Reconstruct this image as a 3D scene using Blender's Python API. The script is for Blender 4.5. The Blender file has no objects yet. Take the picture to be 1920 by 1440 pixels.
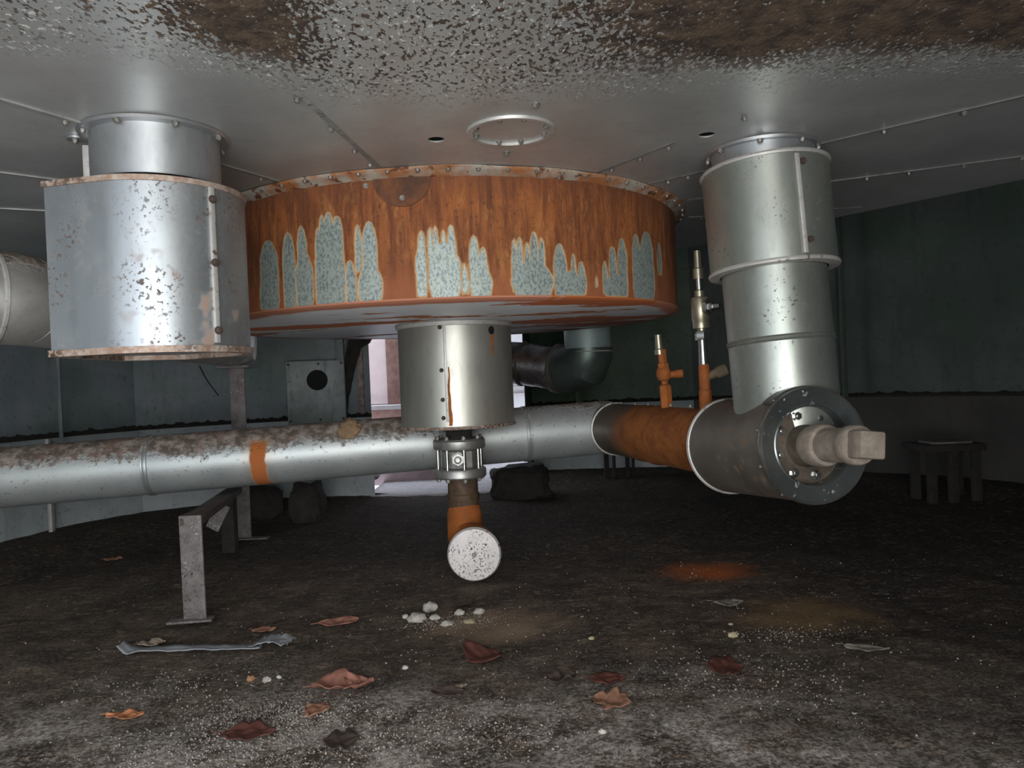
import bpy, bmesh, math, random
from mathutils import Vector, Matrix, noise
random.seed(7)
SC = bpy.context.scene
COL = SC.collection
PI = math.pi
# ------------------------------------------------------------------ camera
FPX = 1400.0
cd = bpy.data.cameras.new('camera')
cd.sensor_width = 36.0
cd.lens = FPX / 1920 * 36.0
cd.clip_start = 0.02
cam = bpy.data.objects.new('camera', cd)
COL.objects.link(cam)
CAMM = Matrix.Translation((0, 0, .75)) @ Matrix.Rotation(PI/2 - math.radians(.45), 4, 'X') @ Matrix.Rotation(math.radians(-2.4), 4, 'Z')
cam.matrix_world = CAMM
SC.camera = cam
# ------------------------------------------------------------------ world, light, exposure
w = bpy.data.worlds.new('sky')
SC.world = w
w.use_nodes = True
bg = w.node_tree.nodes['Background']
bg.inputs[0].default_value = (.80, .89, 1.0, 1)
bg.inputs[1].default_value = 2.2

def area(name, loc, target, sx, sy, power, col, spread=180):
    l = bpy.data.lights.new(name, 'AREA')
    l.shape = 'RECTANGLE'; l.size = sx; l.size_y = sy
    l.energy = power; l.color = col; l.spread = math.radians(spread)
    o = bpy.data.objects.new(name, l); COL.objects.link(o)
    o.location = loc
    o.rotation_euler = (Vector(target) - Vector(loc)).to_track_quat('-Z', 'Y').to_euler()
    return o
area('daylight_at_entrance', (.45, -1.15, .85), (-.5, 3, .8), 2.2, 1.3, 37, (.98, .99, .97))
area('daylight_through_greenery', (.30, -1.15, .7), (.6, 3, .7), .9, 1.1, 6, (1.0, .95, .78))
area('forecourt_bounce_fill', (-.35, -.9, .08), (-.2, 1.6, 1.3), 2.0, .8, 20, (1.0, .97, .93))  # fill lamp added low and aimed up, in place of ground bounce
SC.view_settings.view_transform = 'Standard'
SC.view_settings.look = 'None'
SC.view_settings.gamma = 1
SC.view_settings.use_curve_mapping = False
SC.view_settings.exposure = 0.75

# ------------------------------------------------------------------ helpers
def ray(px, py):
    return CAMM.to_3x3() @ Vector(((px-960)/FPX, -(py-720)/FPX, -1))
def at(px, py, d):                      # the point at distance d (metres along y) seen at a photograph position
    r = ray(px, py); return Vector((0, 0, .75)) + r*(d/r.y)
def on_z(px, py, z):                    # the point of a horizontal surface seen at a photograph position
    r = ray(px, py); return Vector((0, 0, .75)) + r*((z-.75)/r.z)

class BM:
    """one mesh in the making, world coordinates"""
    def __init__(s): s.b = bmesh.new()
    def box(s, c, size, rot=None, bev=0):
        m = Matrix.Translation(Vector(c))
        if rot is not None: m = m @ rot.to_4x4()
        m = m @ Matrix.Diagonal((*size, 1))
        r = bmesh.ops.create_cube(s.b, size=1, matrix=m)
        if bev:
            ed = list({e for v in r['verts'] for e in v.link_edges})
            bmesh.ops.bevel(s.b, geom=ed, offset=bev, segments=2, affect='EDGES', profile=.5)
        return s
    def beam(s, a, b, wx, wy, up=(0, 0, 1), bev=.003):
        a, b = Vector(a), Vector(b); d = (b-a); L = d.length; z = d.normalized()
        u = Vector(up)
        if abs(u.dot(z)) > .95: u = Vector((0, 1, 0))
        x = u.cross(z).normalized(); y = z.cross(x)
        s.box((a+b)/2, (wx, wy, L), Matrix((x, y, z)).transposed(), bev); return s
    def lathe(s, base, axis, prof, seg=48, cap0=True, cap1=True, arc=None):
        base = Vector(base); z = Vector(axis).normalized()
        u = Vector((0, 0, 1)) if abs(z.z) < .9 else Vector((0, -1, 0))
        x = (u - z*u.dot(z)).normalized(); y = z.cross(x)
        rows = []
        n = seg if arc is None else seg+1
        for r, h in prof:
            row = []
            for k in range(n):
                a = 2*PI*k/seg if arc is None else arc[0]+(arc[1]-arc[0])*k/seg
                row.append(s.b.verts.new(base + z*h + (x*math.cos(a)+y*math.sin(a))*r))
            rows.append(row)
        m = n if arc is None else n-1
        for i in range(len(rows)-1):
            for k in range(m):
                k2 = (k+1) % n
                s.b.faces.new((rows[i][k], rows[i][k2], rows[i+1][k2], rows[i+1][k]))
        if arc is None:
            if cap0: s.b.faces.new(rows[0][::-1])
            if cap1: s.b.faces.new(rows[-1])
        return s
    def tube(s, path, rad, seg=32, caps=True):
        P = [Vector(p) for p in path]
        R = rad if isinstance(rad, (list, tuple)) else [rad]*len(P)
        T = []
        for i in range(len(P)):
            a = P[max(i-1, 0)]; b = P[min(i+1, len(P)-1)]
            T.append((b-a).normalized())
        t = T[0]; u = Vector((0, 0, 1)) if abs(t.z) < .9 else Vector((0, 1, 0))
        x = (u - t*u.dot(t)).normalized()
        rows = []
        for i, p in enumerate(P):
            t = T[i]; x = (x - t*x.dot(t)).normalized(); y = t.cross(x)
            rows.append([s.b.verts.new(p+(x*math.cos(2*PI*k/seg)+y*math.sin(2*PI*k/seg))*R[i]) for k in range(seg)])
        for i in range(len(rows)-1):
            for k in range(seg):
                s.b.faces.new((rows[i][k], rows[i][(k+1) % seg], rows[i+1][(k+1) % seg], rows[i+1][k]))
        if caps:
            s.b.faces.new(rows[0][::-1]); s.b.faces.new(rows[-1])
        return s
    def prism(s, pts, z0, z1):
        lo = [s.b.verts.new((p[0], p[1], z0)) for p in pts]; hi = [s.b.verts.new((p[0], p[1], z1)) for p in pts]
        n = len(pts)
        for k in range(n): s.b.faces.new((lo[k], lo[(k+1) % n], hi[(k+1) % n], hi[k]))
        s.b.faces.new(lo[::-1]); s.b.faces.new(hi); return s
    def ribbon(s, pts, z0, z1, th):      # wall strip along a plan path, thickness to the right-hand side of travel
        n = len(pts); N = []
        for i in range(n):
            a = Vector(pts[max(i-1, 0)]); b = Vector(pts[min(i+1, n-1)]); d = (b-a).normalized()
            N.append(Vector((-d.y, d.x)))
        q = [(Vector(p), Vector(p)+N[i]*th) for i, p in enumerate(pts)]
        V = [[s.b.verts.new((*a, z0)), s.b.verts.new((*a, z1)), s.b.verts.new((*b, z1)), s.b.verts.new((*b, z0))] for a, b in q]
        for i in range(n-1):
            for k in range(4):
                s.b.faces.new((V[i][k], V[i+1][k], V[i+1][(k+1) % 4], V[i][(k+1) % 4]))
        s.b.faces.new(V[0][::-1]); s.b.faces.new(V[-1]); return s

def finish(me, ang):
    for p in me.polygons: p.use_smooth = True
    me.set_sharp_from_angle(angle=math.radians(ang))

def obj(name, bm, mat, parent=None, ang=32, base=None, recalc=True):
    b = bm.b if isinstance(bm, BM) else bm
    if recalc: bmesh.ops.recalc_face_normals(b, faces=b.faces)
    off = Vector((0, 0, 0))
    if parent is not None: off = world_loc(parent)
    elif base is not None: off = Vector(base)
    bmesh.ops.translate(b, verts=b.verts, vec=-(off if parent is None else off))
    if parent is not None and base is not None:
        bb = Vector(base) - off
        bmesh.ops.translate(b, verts=b.verts, vec=-bb)
    me = bpy.data.meshes.new(name); b.to_mesh(me); b.free()
    finish(me, ang)
    me.materials.append(mat)
    o = bpy.data.objects.new(name, me); COL.objects.link(o)
    if parent is not None:
        o.parent = parent
        if base is not None: o.location = Vector(base) - off
    elif base is not None: o.location = base
    return o
def world_loc(o):
    l = Vector(o.location)
    while o.parent: o = o.parent; l += o.location
    return l
def tag(o, label, cat=None, group=None, kind=None):
    o['label'] = label
    if cat: o['category'] = cat
    if group: o['group'] = group
    if kind: o['kind'] = kind
    return o
def thing(name, label, cat, loc, group=None):
    o = bpy.data.objects.new(name, None); COL.objects.link(o)
    o.location = loc; o.empty_display_size = .1
    return tag(o, label, cat, group)
def struct(o, label=None, cat=None):
    o['kind'] = 'structure'
    if label: o['label'] = label
    if cat: o['category'] = cat
    return o

# ------------------------------------------------------------------ material helper
class N:
    def __init__(s, name):
        s.m = bpy.data.materials.new(name); s.m.use_nodes = True
        s.t = s.m.node_tree; s.t.nodes.clear()
        s.out = s.t.nodes.new('ShaderNodeOutputMaterial')
        s.p = s.t.nodes.new('ShaderNodeBsdfPrincipled')
        s.t.links.new(s.p.outputs[0], s.out.inputs[0])
        s.geo = s.t.nodes.new('ShaderNodeNewGeometry')
        s.pos = s.geo.outputs['Position']; s.nor = s.geo.outputs['Normal']
    def L(s, a, i):
        if isinstance(a, (int, float)): i.default_value = a
        elif isinstance(a, (tuple, list)): i.default_value = (*a, 1) if len(a) == 3 and len(i.default_value) == 4 else a
        else: s.t.links.new(a, i)
    def math(s, op, a, b=0.0, c=None, clamp=False):
        n = s.t.nodes.new('ShaderNodeMath'); n.operation = op; n.use_clamp = clamp
        s.L(a, n.inputs[0]); s.L(b, n.inputs[1])
        if c is not None: s.L(c, n.inputs[2])
        return n.outputs[0]
    def add(s, a, b): return s.math('ADD', a, b)
    def sub(s, a, b): return s.math('SUBTRACT', a, b)
    def mul(s, a, b): return s.math('MULTIPLY', a, b)
    def mx(s, a, b): return s.math('MAXIMUM', a, b)
    def mn(s, a, b): return s.math('MINIMUM', a, b)
    def step(s, v, lo, hi, t0=0.0, t1=1.0):
        n = s.t.nodes.new('ShaderNodeMapRange'); n.interpolation_type = 'SMOOTHSTEP'
        s.L(v, n.inputs[0]); n.inputs[1].default_value = lo; n.inputs[2].default_value = hi
        n.inputs[3].default_value = t0; n.inputs[4].default_value = t1
        return n.outputs[0]
    def scale(s, sc, v=None):
        n = s.t.nodes.new('ShaderNodeVectorMath'); n.operation = 'MULTIPLY'
        s.L(v or s.pos, n.inputs[0]); n.inputs[1].default_value = sc
        return n.outputs[0]
    def noise(s, sc, det=3, rough=.55, v=None, dist=0.0):
        n = s.t.nodes.new('ShaderNodeTexNoise'); n.inputs['Scale'].default_value = sc
        n.inputs['Detail'].default_value = det; n.inputs['Roughness'].default_value = rough
        n.inputs['Distortion'].default_value = dist
        s.L(v or s.pos, n.inputs['Vector']); return n.outputs[0]
    def voro(s, sc, v=None, out='Distance', rnd=1.0):
        n = s.t.nodes.new('ShaderNodeTexVoronoi'); n.inputs['Scale'].default_value = sc
        n.inputs['Randomness'].default_value = rnd
        s.L(v or s.pos, n.inputs['Vector']); return n.outputs[out]
    def xyz(s, v=None):
        n = s.t.nodes.new('ShaderNodeSeparateXYZ'); s.L(v or s.pos, n.inputs[0]); return n.outputs
    def mix(s, f, a, b):
        n = s.t.nodes.new('ShaderNodeMix'); n.data_type = 'RGBA'
        s.L(f, n.inputs[0]); s.L(a, n.inputs[6]); s.L(b, n.inputs[7]); return n.outputs[2]
    def fmix(s, f, a, b):
        n = s.t.nodes.new('ShaderNodeMix'); n.data_type = 'FLOAT'
        s.L(f, n.inputs[0]); s.L(a, n.inputs[2]); s.L(b, n.inputs[3]); return n.outputs[0]
    def attr(s, name):
        n = s.t.nodes.new('ShaderNodeAttribute'); n.attribute_name = name; return n.outputs['Fac']
    def bump(s, h, st, dist=.01):
        n = s.t.nodes.new('ShaderNodeBump'); n.inputs['Strength'].default_value = st
        n.inputs['Distance'].default_value = dist; s.L(h, n.inputs['Height'])
        s.t.links.new(n.outputs[0], s.p.inputs['Normal'])
    def done(s, col, rough=.5, metal=0.0, spec=None):
        s.L(col, s.p.inputs['Base Color']); s.L(rough, s.p.inputs['Roughness']); s.L(metal, s.p.inputs['Metallic'])
        if spec is not None: s.L(spec, s.p.inputs['Specular IOR Level'])
        return s.m

def metal(name, a, b, rough=(.32, .5), met=.8, ns=6, speck=None, st=(1, 1, 1), top=None, bump=.05):
    """galvanised or stainless sheet: mottled, slightly smeared, optional rust specks and dirt lying on top"""
    n = N(name)
    v = n.scale(st)
    m = n.noise(ns, 4, .6, v)
    c = n.mix(n.step(m, .32, .68), a, b)
    fine = n.noise(ns*9, 3, .7, v)
    c = n.mix(n.mul(n.step(fine, .45, .8), .35), c, tuple(x*.6 for x in a))
    r = n.fmix(n.noise(ns*2, 3), rough[0], rough[1])
    mt = met
    if speck:
        for col, sc, lo, hi in speck:
            k = n.step(n.noise(sc, 2, .6), lo, hi)
            k = n.mul(k, n.step(n.noise(sc*.07, 3), .40, .66))
            c = n.mix(k, c, col); r = n.fmix(k, r, .85)
            mt = n.fmix(k, mt, 0.0)
    if top:
        col, col2, lo, hi = top
        z = n.xyz(n.nor)[2]
        tz = n.add(z, n.add(n.mul(n.sub(n.noise(9, 5, .7), .5), 1.0), n.mul(n.sub(n.noise(45, 3, .6), .5), .8)))
        k = n.step(tz, lo, hi)
        dc = n.mix(n.step(n.noise(24, 4, .7), .35, .7), col, col2)
        c = n.mix(k, c, dc); r = n.fmix(k, r, .95); mt = n.fmix(k, mt, 0.0)
        n.bump(n.add(n.mul(k, n.noise(40, 4, .7)), n.mul(fine, .05)), .6, .012)
    elif bump:
        n.bump(n.add(n.mul(m, .5), n.mul(fine, .2)), bump, .01)
    return n.done(c, r, mt)

def plain(name, a, b=None, rough=.7, met=0.0, ns=20, bump=.2):
    n = N(name); b = b or tuple(x*.6 for x in a)
    m = n.noise(ns, 5, .65)
    c = n.mix(n.step(m, .35, .7), a, b)
    if bump: n.bump(n.noise(ns*3, 4, .7), bump, .006)
    return n.done(c, rough, met)

BROWN = (.085, .050, .034); RUST = (.30, .085, .022)
M = {}
M['box'] = metal('galvanised_box', (.30, .325, .345), (.40, .415, .42), (.38, .52), .8, 4,
    [((.085, .058, .045), 105, .56, .62), ((.30, .20, .15), 16, .60, .75)], (1, 1, .35))
M['neck'] = metal('galvanised_neck', (.38, .40, .41), (.46, .47, .48), (.36, .48), .8, 5, None, (1, 1, .4))
M['sleeve'] = metal('galvanised_sleeve', (.31, .33, .30), (.39, .40, .36), (.36, .48), .8, 5,
    [((.07, .065, .055), 95, .62, .67)], (1, 1, .4))
M['stainless'] = metal('stainless_sheet', (.37, .37, .33), (.46, .45, .40), (.38, .50), .78, 4, None, (1, 1, .3))
M['rim'] = metal('rusty_rim', (.46, .39, .34), (.30, .19, .13), (.5, .7), .3, 40, [((.05, .03, .02), 90, .46, .54)], bump=.3)
M['seam'] = metal('pale_seam', (.58, .57, .54), (.48, .46, .43), (.45, .6), .5, 12, [((.10, .06, .04), 60, .58, .66)])
M['bolt'] = metal('bolt_steel', (.34, .33, .30), (.20, .18, .16), (.4, .6), .7, 60, bump=0)
M['bolt_rust'] = plain('rusted_bolt', (.09, .06, .045), (.045, .03, .025), .8, .2, 80)
M['longpipe'] = metal('dirty_pipe_cladding', (.46, .49, .48), (.56, .58, .56), (.30, .46), .75, 5,
    [((.15, .13, .11), 60, .66, .72)], top=((.15, .11, .085), (.33, .27, .23), .38, .95))
M['capdirt'] = metal('dirty_pipe_end', (.44, .43, .41), (.55, .53, .50), (.35, .5), .7, 6,
    [((.14, .10, .075), 14, .48, .6)], top=((.10, .075, .055), (.22, .17, .13), .55, .9))
M['darkmetal'] = metal('dull_tee_metal', (.15, .13, .105), (.21, .19, .16), (.38, .52), .6, 5,
    [((.16, .10, .06), 30, .55, .7)], top=((.05, .04, .03), (.12, .09, .07), .85, 1.3))
M['cover'] = metal('shiny_cover', (.17, .19, .19), (.23, .25, .245), (.14, .34), .85, 6,
    [((.46, .46, .42), 50, .63, .68)], bump=.03)
M['hub'] = metal('hub_steel', (.11, .085, .06), (.05, .04, .03), (.5, .7), .15, 25, [((.03, .022, .015), 40, .45, .6)])
M['chrome'] = metal('bright_steel', (.50, .50, .48), (.40, .40, .38), (.18, .30), .95, 20, bump=0)
M['valve'] = metal('cast_steel', (.36, .35, .33), (.44, .43, .41), (.38, .52), .8, 40, bump=.1)
M['plug'] = plain('dusty_plug', (.19, .155, .125), (.28, .235, .19), .8, .15, 40, .25)
M['brass'] = metal('dull_brass', (.42, .38, .28), (.34, .30, .22), (.28, .42), .8, 30, bump=0)
M['orange'] = plain('orange_rust', (.36, .105, .018), (.22, .065, .015), .8, .1, 14, .3)
M['white_disc'] = metal('pale_disc', (.62, .57, .55), (.70, .65, .63), (.5, .6), .1, 20, [((.10, .085, .075), 130, .56, .62)], bump=.05)
M['post'] = metal('weathered_post', (.115, .098, .092), (.185, .165, .158), (.6, .8), .2, 26, [((.36, .34, .325), 130, .56, .64), ((.03, .025, .02), 120, .60, .66)], bump=.3)
M['black'] = plain('matt_black', (.008, .008, .008), (.004, .004, .004), .9, 0, 10, 0)  # plain matt black, also gives the holes their darkness
M['debris'] = plain('dark_debris', (.016, .013, .011), (.03, .024, .02), .95, 0, 20, .6)
M['backpipe'] = metal('blue_grey_pipe', (.22, .29, .285), (.28, .34, .33), (.5, .65), .4, 8)
M['foil'] = metal('crumpled_foil', (.60, .57, .60), (.20, .17, .17), (.14, .35), .9, 9, [((.05, .02, .018), 9, .5, .6)], bump=.9)

# rust and bare patches of the drum
def drum_mat():
    n = N('rusted_drum_side')
    a = n.attr('bare')                                  # >0 inside the bare galvanised islands
    st = n.scale((1, 1, .12))
    e = n.add(a, n.mul(n.sub(n.noise(80, 3, .65, n.scale((1, 1, .22))), .5), 2.2))
    e = n.add(e, n.mul(n.sub(n.noise(140, 2), .5), .9))
    k = n.step(e, -.15, .35); halo = n.step(e, -1.5, .2)
    z = n.xyz()[2]
    s1 = n.noise(38, 4, .65, st); s2 = n.noise(110, 3, .7, st)
    rust = n.mix(n.step(s1, .34, .68), (.135, .038, .011), (.31, .098, .024))
    rust = n.mix(n.mul(n.step(n.noise(7, 5, .7, n.scale((1, 1, .4))), .45, .68), .6), rust, (.115, .036, .013))
    rust = n.mix(n.mul(n.step(n.noise(24, 4, .75, n.scale((1, 1, .35))), .54, .70), .55), rust, (.40, .175, .05))
    rust = n.mix(n.mul(n.step(s2, .5, .75), .6), rust, (.36, .14, .045))
    rust = n.mix(n.mul(n.step(n.noise(70, 4, .75), .54, .68), .6), rust, (.055, .020, .011))
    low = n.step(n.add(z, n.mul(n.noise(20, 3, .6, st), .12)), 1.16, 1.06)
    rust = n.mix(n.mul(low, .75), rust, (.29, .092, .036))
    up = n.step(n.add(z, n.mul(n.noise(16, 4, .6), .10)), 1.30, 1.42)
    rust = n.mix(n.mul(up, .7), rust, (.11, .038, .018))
    rust = n.mix(n.mul(halo, .9), rust, (.56, .38, .19))
    galv = n.mix(n.step(n.noise(170, 3, .7, n.scale((1, 1, .6))), .44, .62), (.33, .375, .35), (.145, .18, .178))
    galv = n.mix(n.mul(n.step(n.noise(30, 3), .4, .7), .3), galv, (.36, .39, .31))
    c = n.mix(k, rust, galv)
    n.bump(n.add(n.mul(n.sub(1.0, k), n.noise(90, 4, .7)), n.mul(s1, .4)), .35, .006)
    return n.done(c, n.fmix(k, .82, .5), n.fmix(k, 0.0, .25))
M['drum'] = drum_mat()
def drum_bottom():
    n = N('drum_underside')
    r = n.add(n.noise(2.2, 4, .6, n.scale((.6, 1.9, 1))), n.mul(n.noise(30, 3), .10))
    k = n.step(r, .575, .60)
    x = n.xyz()
    d = n.math('SQRT', n.add(n.math('POWER', n.add(x[0], .23), 2), n.math('POWER', n.sub(x[1], 3.0), 2)))
    edge = n.step(n.add(d, n.mul(n.noise(8, 3), .10)), .87, .91)
    k = n.mx(k, n.mul(edge, .9))
    c = n.mix(k, n.mix(n.noise(5, 3), (.62, .65, .68), (.72, .74, .75)), (.40, .11, .03))
    return n.done(c, n.fmix(k, .42, .85), n.fmix(k, .15, 0.0))
M['drum_bottom'] = drum_bottom()
def drum_rim():
    n = N('drum_rim_sealant')
    m = n.noise(9, 4, .65)
    c = n.mix(n.step(m, .38, .62), (.40, .36, .30), (.36, .14, .045))
    c = n.mix(n.step(n.noise(28, 3, .6), .56, .66), c, (.13, .045, .02))
    return n.done(c, .8, .05)
M['drum_rim'] = drum_rim()

def ceiling_mat():
    n = N('tank_bottom_sheet')
    x = n.xyz()
    st = n.scale((1, 1, 1))
    base = n.mix(n.step(n.noise(2.2, 5, .65), .35, .68), (.45, .47, .465), (.56, .575, .565))
    base = n.mix(n.mul(n.step(n.noise(30, 4, .75), .5, .75), .25), base, (.20, .20, .19))
    base = n.mix(n.mul(n.step(n.noise(1.6, 3), .5, .7), .35), base, (.40, .36, .34))
    # zone of corrosion: nearest to the entrance
    nz = n.mul(n.sub(n.noise(3.0, 3, .6), .5), .32)
    left = n.step(x[0], -.25, -.75)
    lim = n.sub(1.66, n.mul(left, .30))
    zone = n.step(n.add(n.sub(lim, x[1]), nz), -.04, .24)
    dens = n.step(n.add(x[0], n.mul(n.sub(n.noise(4, 3), .5), .5)), -.05, .42)         # the right side is caked brown
    seam = n.step(n.math('ABSOLUTE', n.add(n.add(x[0], .44), n.mul(n.sub(x[1], 1.35), .20))), .17, .02)
    dens = n.mx(dens, n.mul(seam, n.step(x[1], 1.55, 1.35)))
    dens = n.mul(dens, n.step(n.add(n.sub(lim, x[1]), nz), .05, .30))
    sp = n.noise(105, 2.5, .6, n.scale((1.1, .62, 1)))
    thr = n.sub(sp, n.add(n.mul(zone, .055), n.mul(dens, .0)))
    k1 = n.mul(zone, n.step(n.add(sp, n.add(n.mul(zone, .068), n.mul(dens, .24))), .60, .655))
    bro = n.mix(n.step(n.noise(22, 4, .7), .35, .65), (.040, .026, .020), (.125, .085, .055))
    fl = n.mul(n.step(zone, .05, .6), n.step(n.noise(120, 1.5, .5, n.scale((1.17, .66, 3.7))), .62, .68))
    c = n.mix(n.mul(zone, .35), base, (.56, .57, .56))
    c = n.mix(k1, c, bro)
    c = n.mix(n.mul(fl, n.sub(1.0, n.mul(dens, .96))), c, (.66, .66, .64))
    n.bump(n.add(n.mul(k1, sp), n.add(n.mul(fl, .4), n.mul(n.noise(3, 3), .25))), .35, .01)
    rr = n.fmix(n.mx(k1, fl), n.fmix(n.noise(8, 4), .30, .44), .9)
    mt = n.fmix(n.mx(k1, fl), .42, 0.0)
    return n.done(c, rr, mt)
M['ceiling'] = ceiling_mat()

def floor_mat():
    n = N('dirt_floor')
    x = n.xyz()
    c = n.mix(n.step(n.noise(7, 5, .7), .36, .66), (.046, .032, .022), (.115, .082, .056))
    flat = n.scale((1, 2.6, 1))
    c = n.mix(n.step(n.noise(13, 5, .75, flat), .52, .66), c, (.19, .145, .105))
    c = n.mix(n.mul(n.step(n.noise(3, 3), .52, .66), .6), c, (.018, .014, .011))
    c = n.mix(n.mul(n.step(n.add(x[0], n.mul(n.noise(2, 3), .5)), .95, 1.6), .7), c, (.022, .016, .013))  # shade put into the dirt colour, darker towards the right
    c = n.mix(n.mul(n.step(n.add(x[1], n.mul(n.noise(3, 3), .6)), 2.9, 3.6), .6), c, (.016, .012, .009))  # back of the floor darkened in colour, as shade
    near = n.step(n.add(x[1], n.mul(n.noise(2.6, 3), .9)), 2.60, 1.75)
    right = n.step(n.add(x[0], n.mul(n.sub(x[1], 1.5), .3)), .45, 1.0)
    near = n.mul(near, n.sub(1.0, n.mul(right, .75)))  # pale dust fades to the right, shade kept in the colour
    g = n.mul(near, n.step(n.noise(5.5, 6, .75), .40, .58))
    dust = n.mix(n.step(n.noise(70, 4, .75), .38, .64), (.19, .158, .135), (.62, .56, .51))  # real dust, its colour raised for missing entrance light
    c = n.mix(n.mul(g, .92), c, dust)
    c = n.mix(n.mul(n.step(n.noise(9, 5, .75), .54, .64), .65), c, (.045, .034, .026))
    fv = n.scale((1, 2.0, 1))
    lc = n.xyz(n.voro(30, fv, 'Color')); ld_ = n.voro(30, fv)
    lit = n.mul(n.step(lc[0], .60, .66), n.step(n.add(ld_, n.mul(n.sub(n.noise(60, 3), .5), .5)), .52, .30))
    lcol = n.mix(lc[1], (.055, .034, .022), (.24, .17, .12))
    c = n.mix(n.mul(lit, n.add(.45, n.mul(n.noise(3, 2), .5))), c, lcol)
    gr = n.xyz(n.voro(170, None, 'Color'))[0]
    c = n.mix(n.mul(n.step(gr, .55, .95), n.add(.10, n.mul(near, .35))), c, (.52, .47, .42))
    c = n.mix(n.mul(n.step(gr, .4, .05), .45), c, (.03, .024, .02))
    grit = n.mul(n.step(n.voro(120), .20, .12), n.step(n.noise(7, 3), .42, .62))
    c = n.mix(n.mul(grit, n.add(.25, n.mul(near, .5))), c, (.34, .31, .27))
    # the patch of orange rust dripped on the ground
    def blob(cx, cy, rx, ry):
        dx = n.math('DIVIDE', n.sub(x[0], cx), rx); dy = n.math('DIVIDE', n.sub(x[1], cy), ry)
        return n.math('SQRT', n.add(n.mul(dx, dx), n.mul(dy, dy)))
    o = n.step(n.add(blob(.70, 2.78, .20, .17), n.mul(n.sub(n.noise(9, 4), .5), .8)), 1.15, .1)
    c = n.mix(n.mul(o, .95), c, (.50, .13, .03))
    o2 = n.step(n.add(blob(.86, 2.25, .26, .20), n.mul(n.sub(n.noise(8, 4), .5), 1.0)), 1.1, .3)
    c = n.mix(n.mul(o2, .6), c, (.26, .16, .07))
    o3 = n.step(n.add(blob(-.10, 2.28, .26, .20), n.mul(n.sub(n.noise(9, 4), .5), 1.0)), 1.1, .3)
    c = n.mix(n.mul(o3, .7), c, (.30, .21, .14))
    n.bump(n.add(n.mul(n.noise(55, 5, .8), .8), n.mul(gr, .35)), .8, .010)
    return n.done(c, .92, 0.0, .25)
M['floor'] = floor_mat()

def wall_mat(name, a, b, green=0, drip=.5):
    n = N(name)
    c = n.mix(n.step(n.noise(3, 5, .65), .35, .68), a, b)
    st = n.scale((1, 1, .2))
    c = n.mix(n.mul(n.step(n.noise(14, 4, .7, st), .5, .75), drip), c, tuple(q*.45 for q in a))
    c = n.mix(n.mul(n.step(n.noise(26, 4, .7), .58, .7), .6), c, tuple(q*.4 for q in a))
    if green:
        c = n.mix(n.mul(n.step(n.noise(2.4, 4, .6), .42, .64), green), c, (.035, .085, .03))
    n.bump(n.noise(8, 4), .15, .02)
    return n.done(c, .62, .12)
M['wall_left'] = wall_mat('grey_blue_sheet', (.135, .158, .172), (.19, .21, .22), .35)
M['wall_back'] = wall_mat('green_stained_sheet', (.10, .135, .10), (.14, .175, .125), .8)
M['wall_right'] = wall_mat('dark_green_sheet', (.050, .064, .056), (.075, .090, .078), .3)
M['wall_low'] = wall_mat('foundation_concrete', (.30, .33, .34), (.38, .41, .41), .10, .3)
M['wall_low_dark'] = wall_mat('shaded_foundation', (.030, .025, .021), (.045, .038, .033), .10, .3)  # darker copy of the foundation concrete, right-hand shade put into its colour
M['pink'] = plain('pinkish_panel', (.62, .47, .47), (.68, .54, .53), .6, 0, 6, 0)
M['brownboard'] = plain('brown_board', (.20, .105, .085), (.13, .06, .05), .7, 0, 18, .1)
M['whitepaint'] = plain('white_paint', (.78, .74, .76), (.70, .66, .68), .6, 0, 12, 0)
M['gravel'] = plain('pale_gravel', (.55, .52, .54), (.38, .35, .36), .9, 0, 40, .5)
M['jamb'] = plain('peeling_jamb', (.34, .27, .25), (.16, .11, .10), .8, 0, 30, .3)
M['panel'] = wall_mat('stained_pale_panel', (.22, .245, .245), (.34, .36, .355), .35, .9)

# ------------------------------------------------------------------ setting
def catmull(pts, k=8):
    out = []
    P = [Vector(p) for p in pts]
    for i in range(len(P)-1):
        p0 = P[max(i-1, 0)]; p1 = P[i]; p2 = P[i+1]; p3 = P[min(i+2, len(P)-1)]
        for j in range(k):
            t = j/k
            out.append(.5*((2*p1)+(p2-p0)*t+(2*p0-5*p1+4*p2-p3)*t*t+(3*p1-p0-3*p2+p3)*t**3))
    out.append(P[-1]); return out

CX, CY, DR = -.23, 3.0, .887           # axis of the drum, its radius
CZ = 1.35                               # underside of the tank
# walls: plan paths run clockwise seen from above so the thickness lies outside
LEFT = catmull([(-2.35, -.3), (-2.62, .9), (-2.70, 2.2), (-2.68, 3.2), (-2.52, 3.95), (-2.25, 4.45)])
BACKL = catmull([(-2.25, 4.45), (-1.85, 4.72), (-1.40, 4.88), (-.945, 4.98)])
BACKR = catmull([(.12, 5.55), (.62, 5.62), (1.34, 5.52)])
RIGHT = catmull([(1.34, 5.52), (1.95, 5.20), (2.29, 4.86), (2.85, 4.15), (3.05, 3.3), (3.02, 2.2), (2.75, 1.0), (2.35, -.3)])
LEDGE = .536
def inset(path, d):
    n = len(path); o = []
    for i in range(n):
        t = (path[min(i+1, n-1)]-path[max(i-1, 0)]).normalized()
        o.append(path[i]+Vector((t.y, -t.x))*d)
    return o
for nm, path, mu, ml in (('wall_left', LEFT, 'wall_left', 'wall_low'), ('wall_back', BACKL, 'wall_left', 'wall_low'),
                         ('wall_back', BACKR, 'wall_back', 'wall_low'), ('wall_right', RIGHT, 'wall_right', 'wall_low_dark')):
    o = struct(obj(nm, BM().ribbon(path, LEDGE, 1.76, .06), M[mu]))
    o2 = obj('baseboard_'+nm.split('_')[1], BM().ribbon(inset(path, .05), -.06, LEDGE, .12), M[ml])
    struct(o2)
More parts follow.
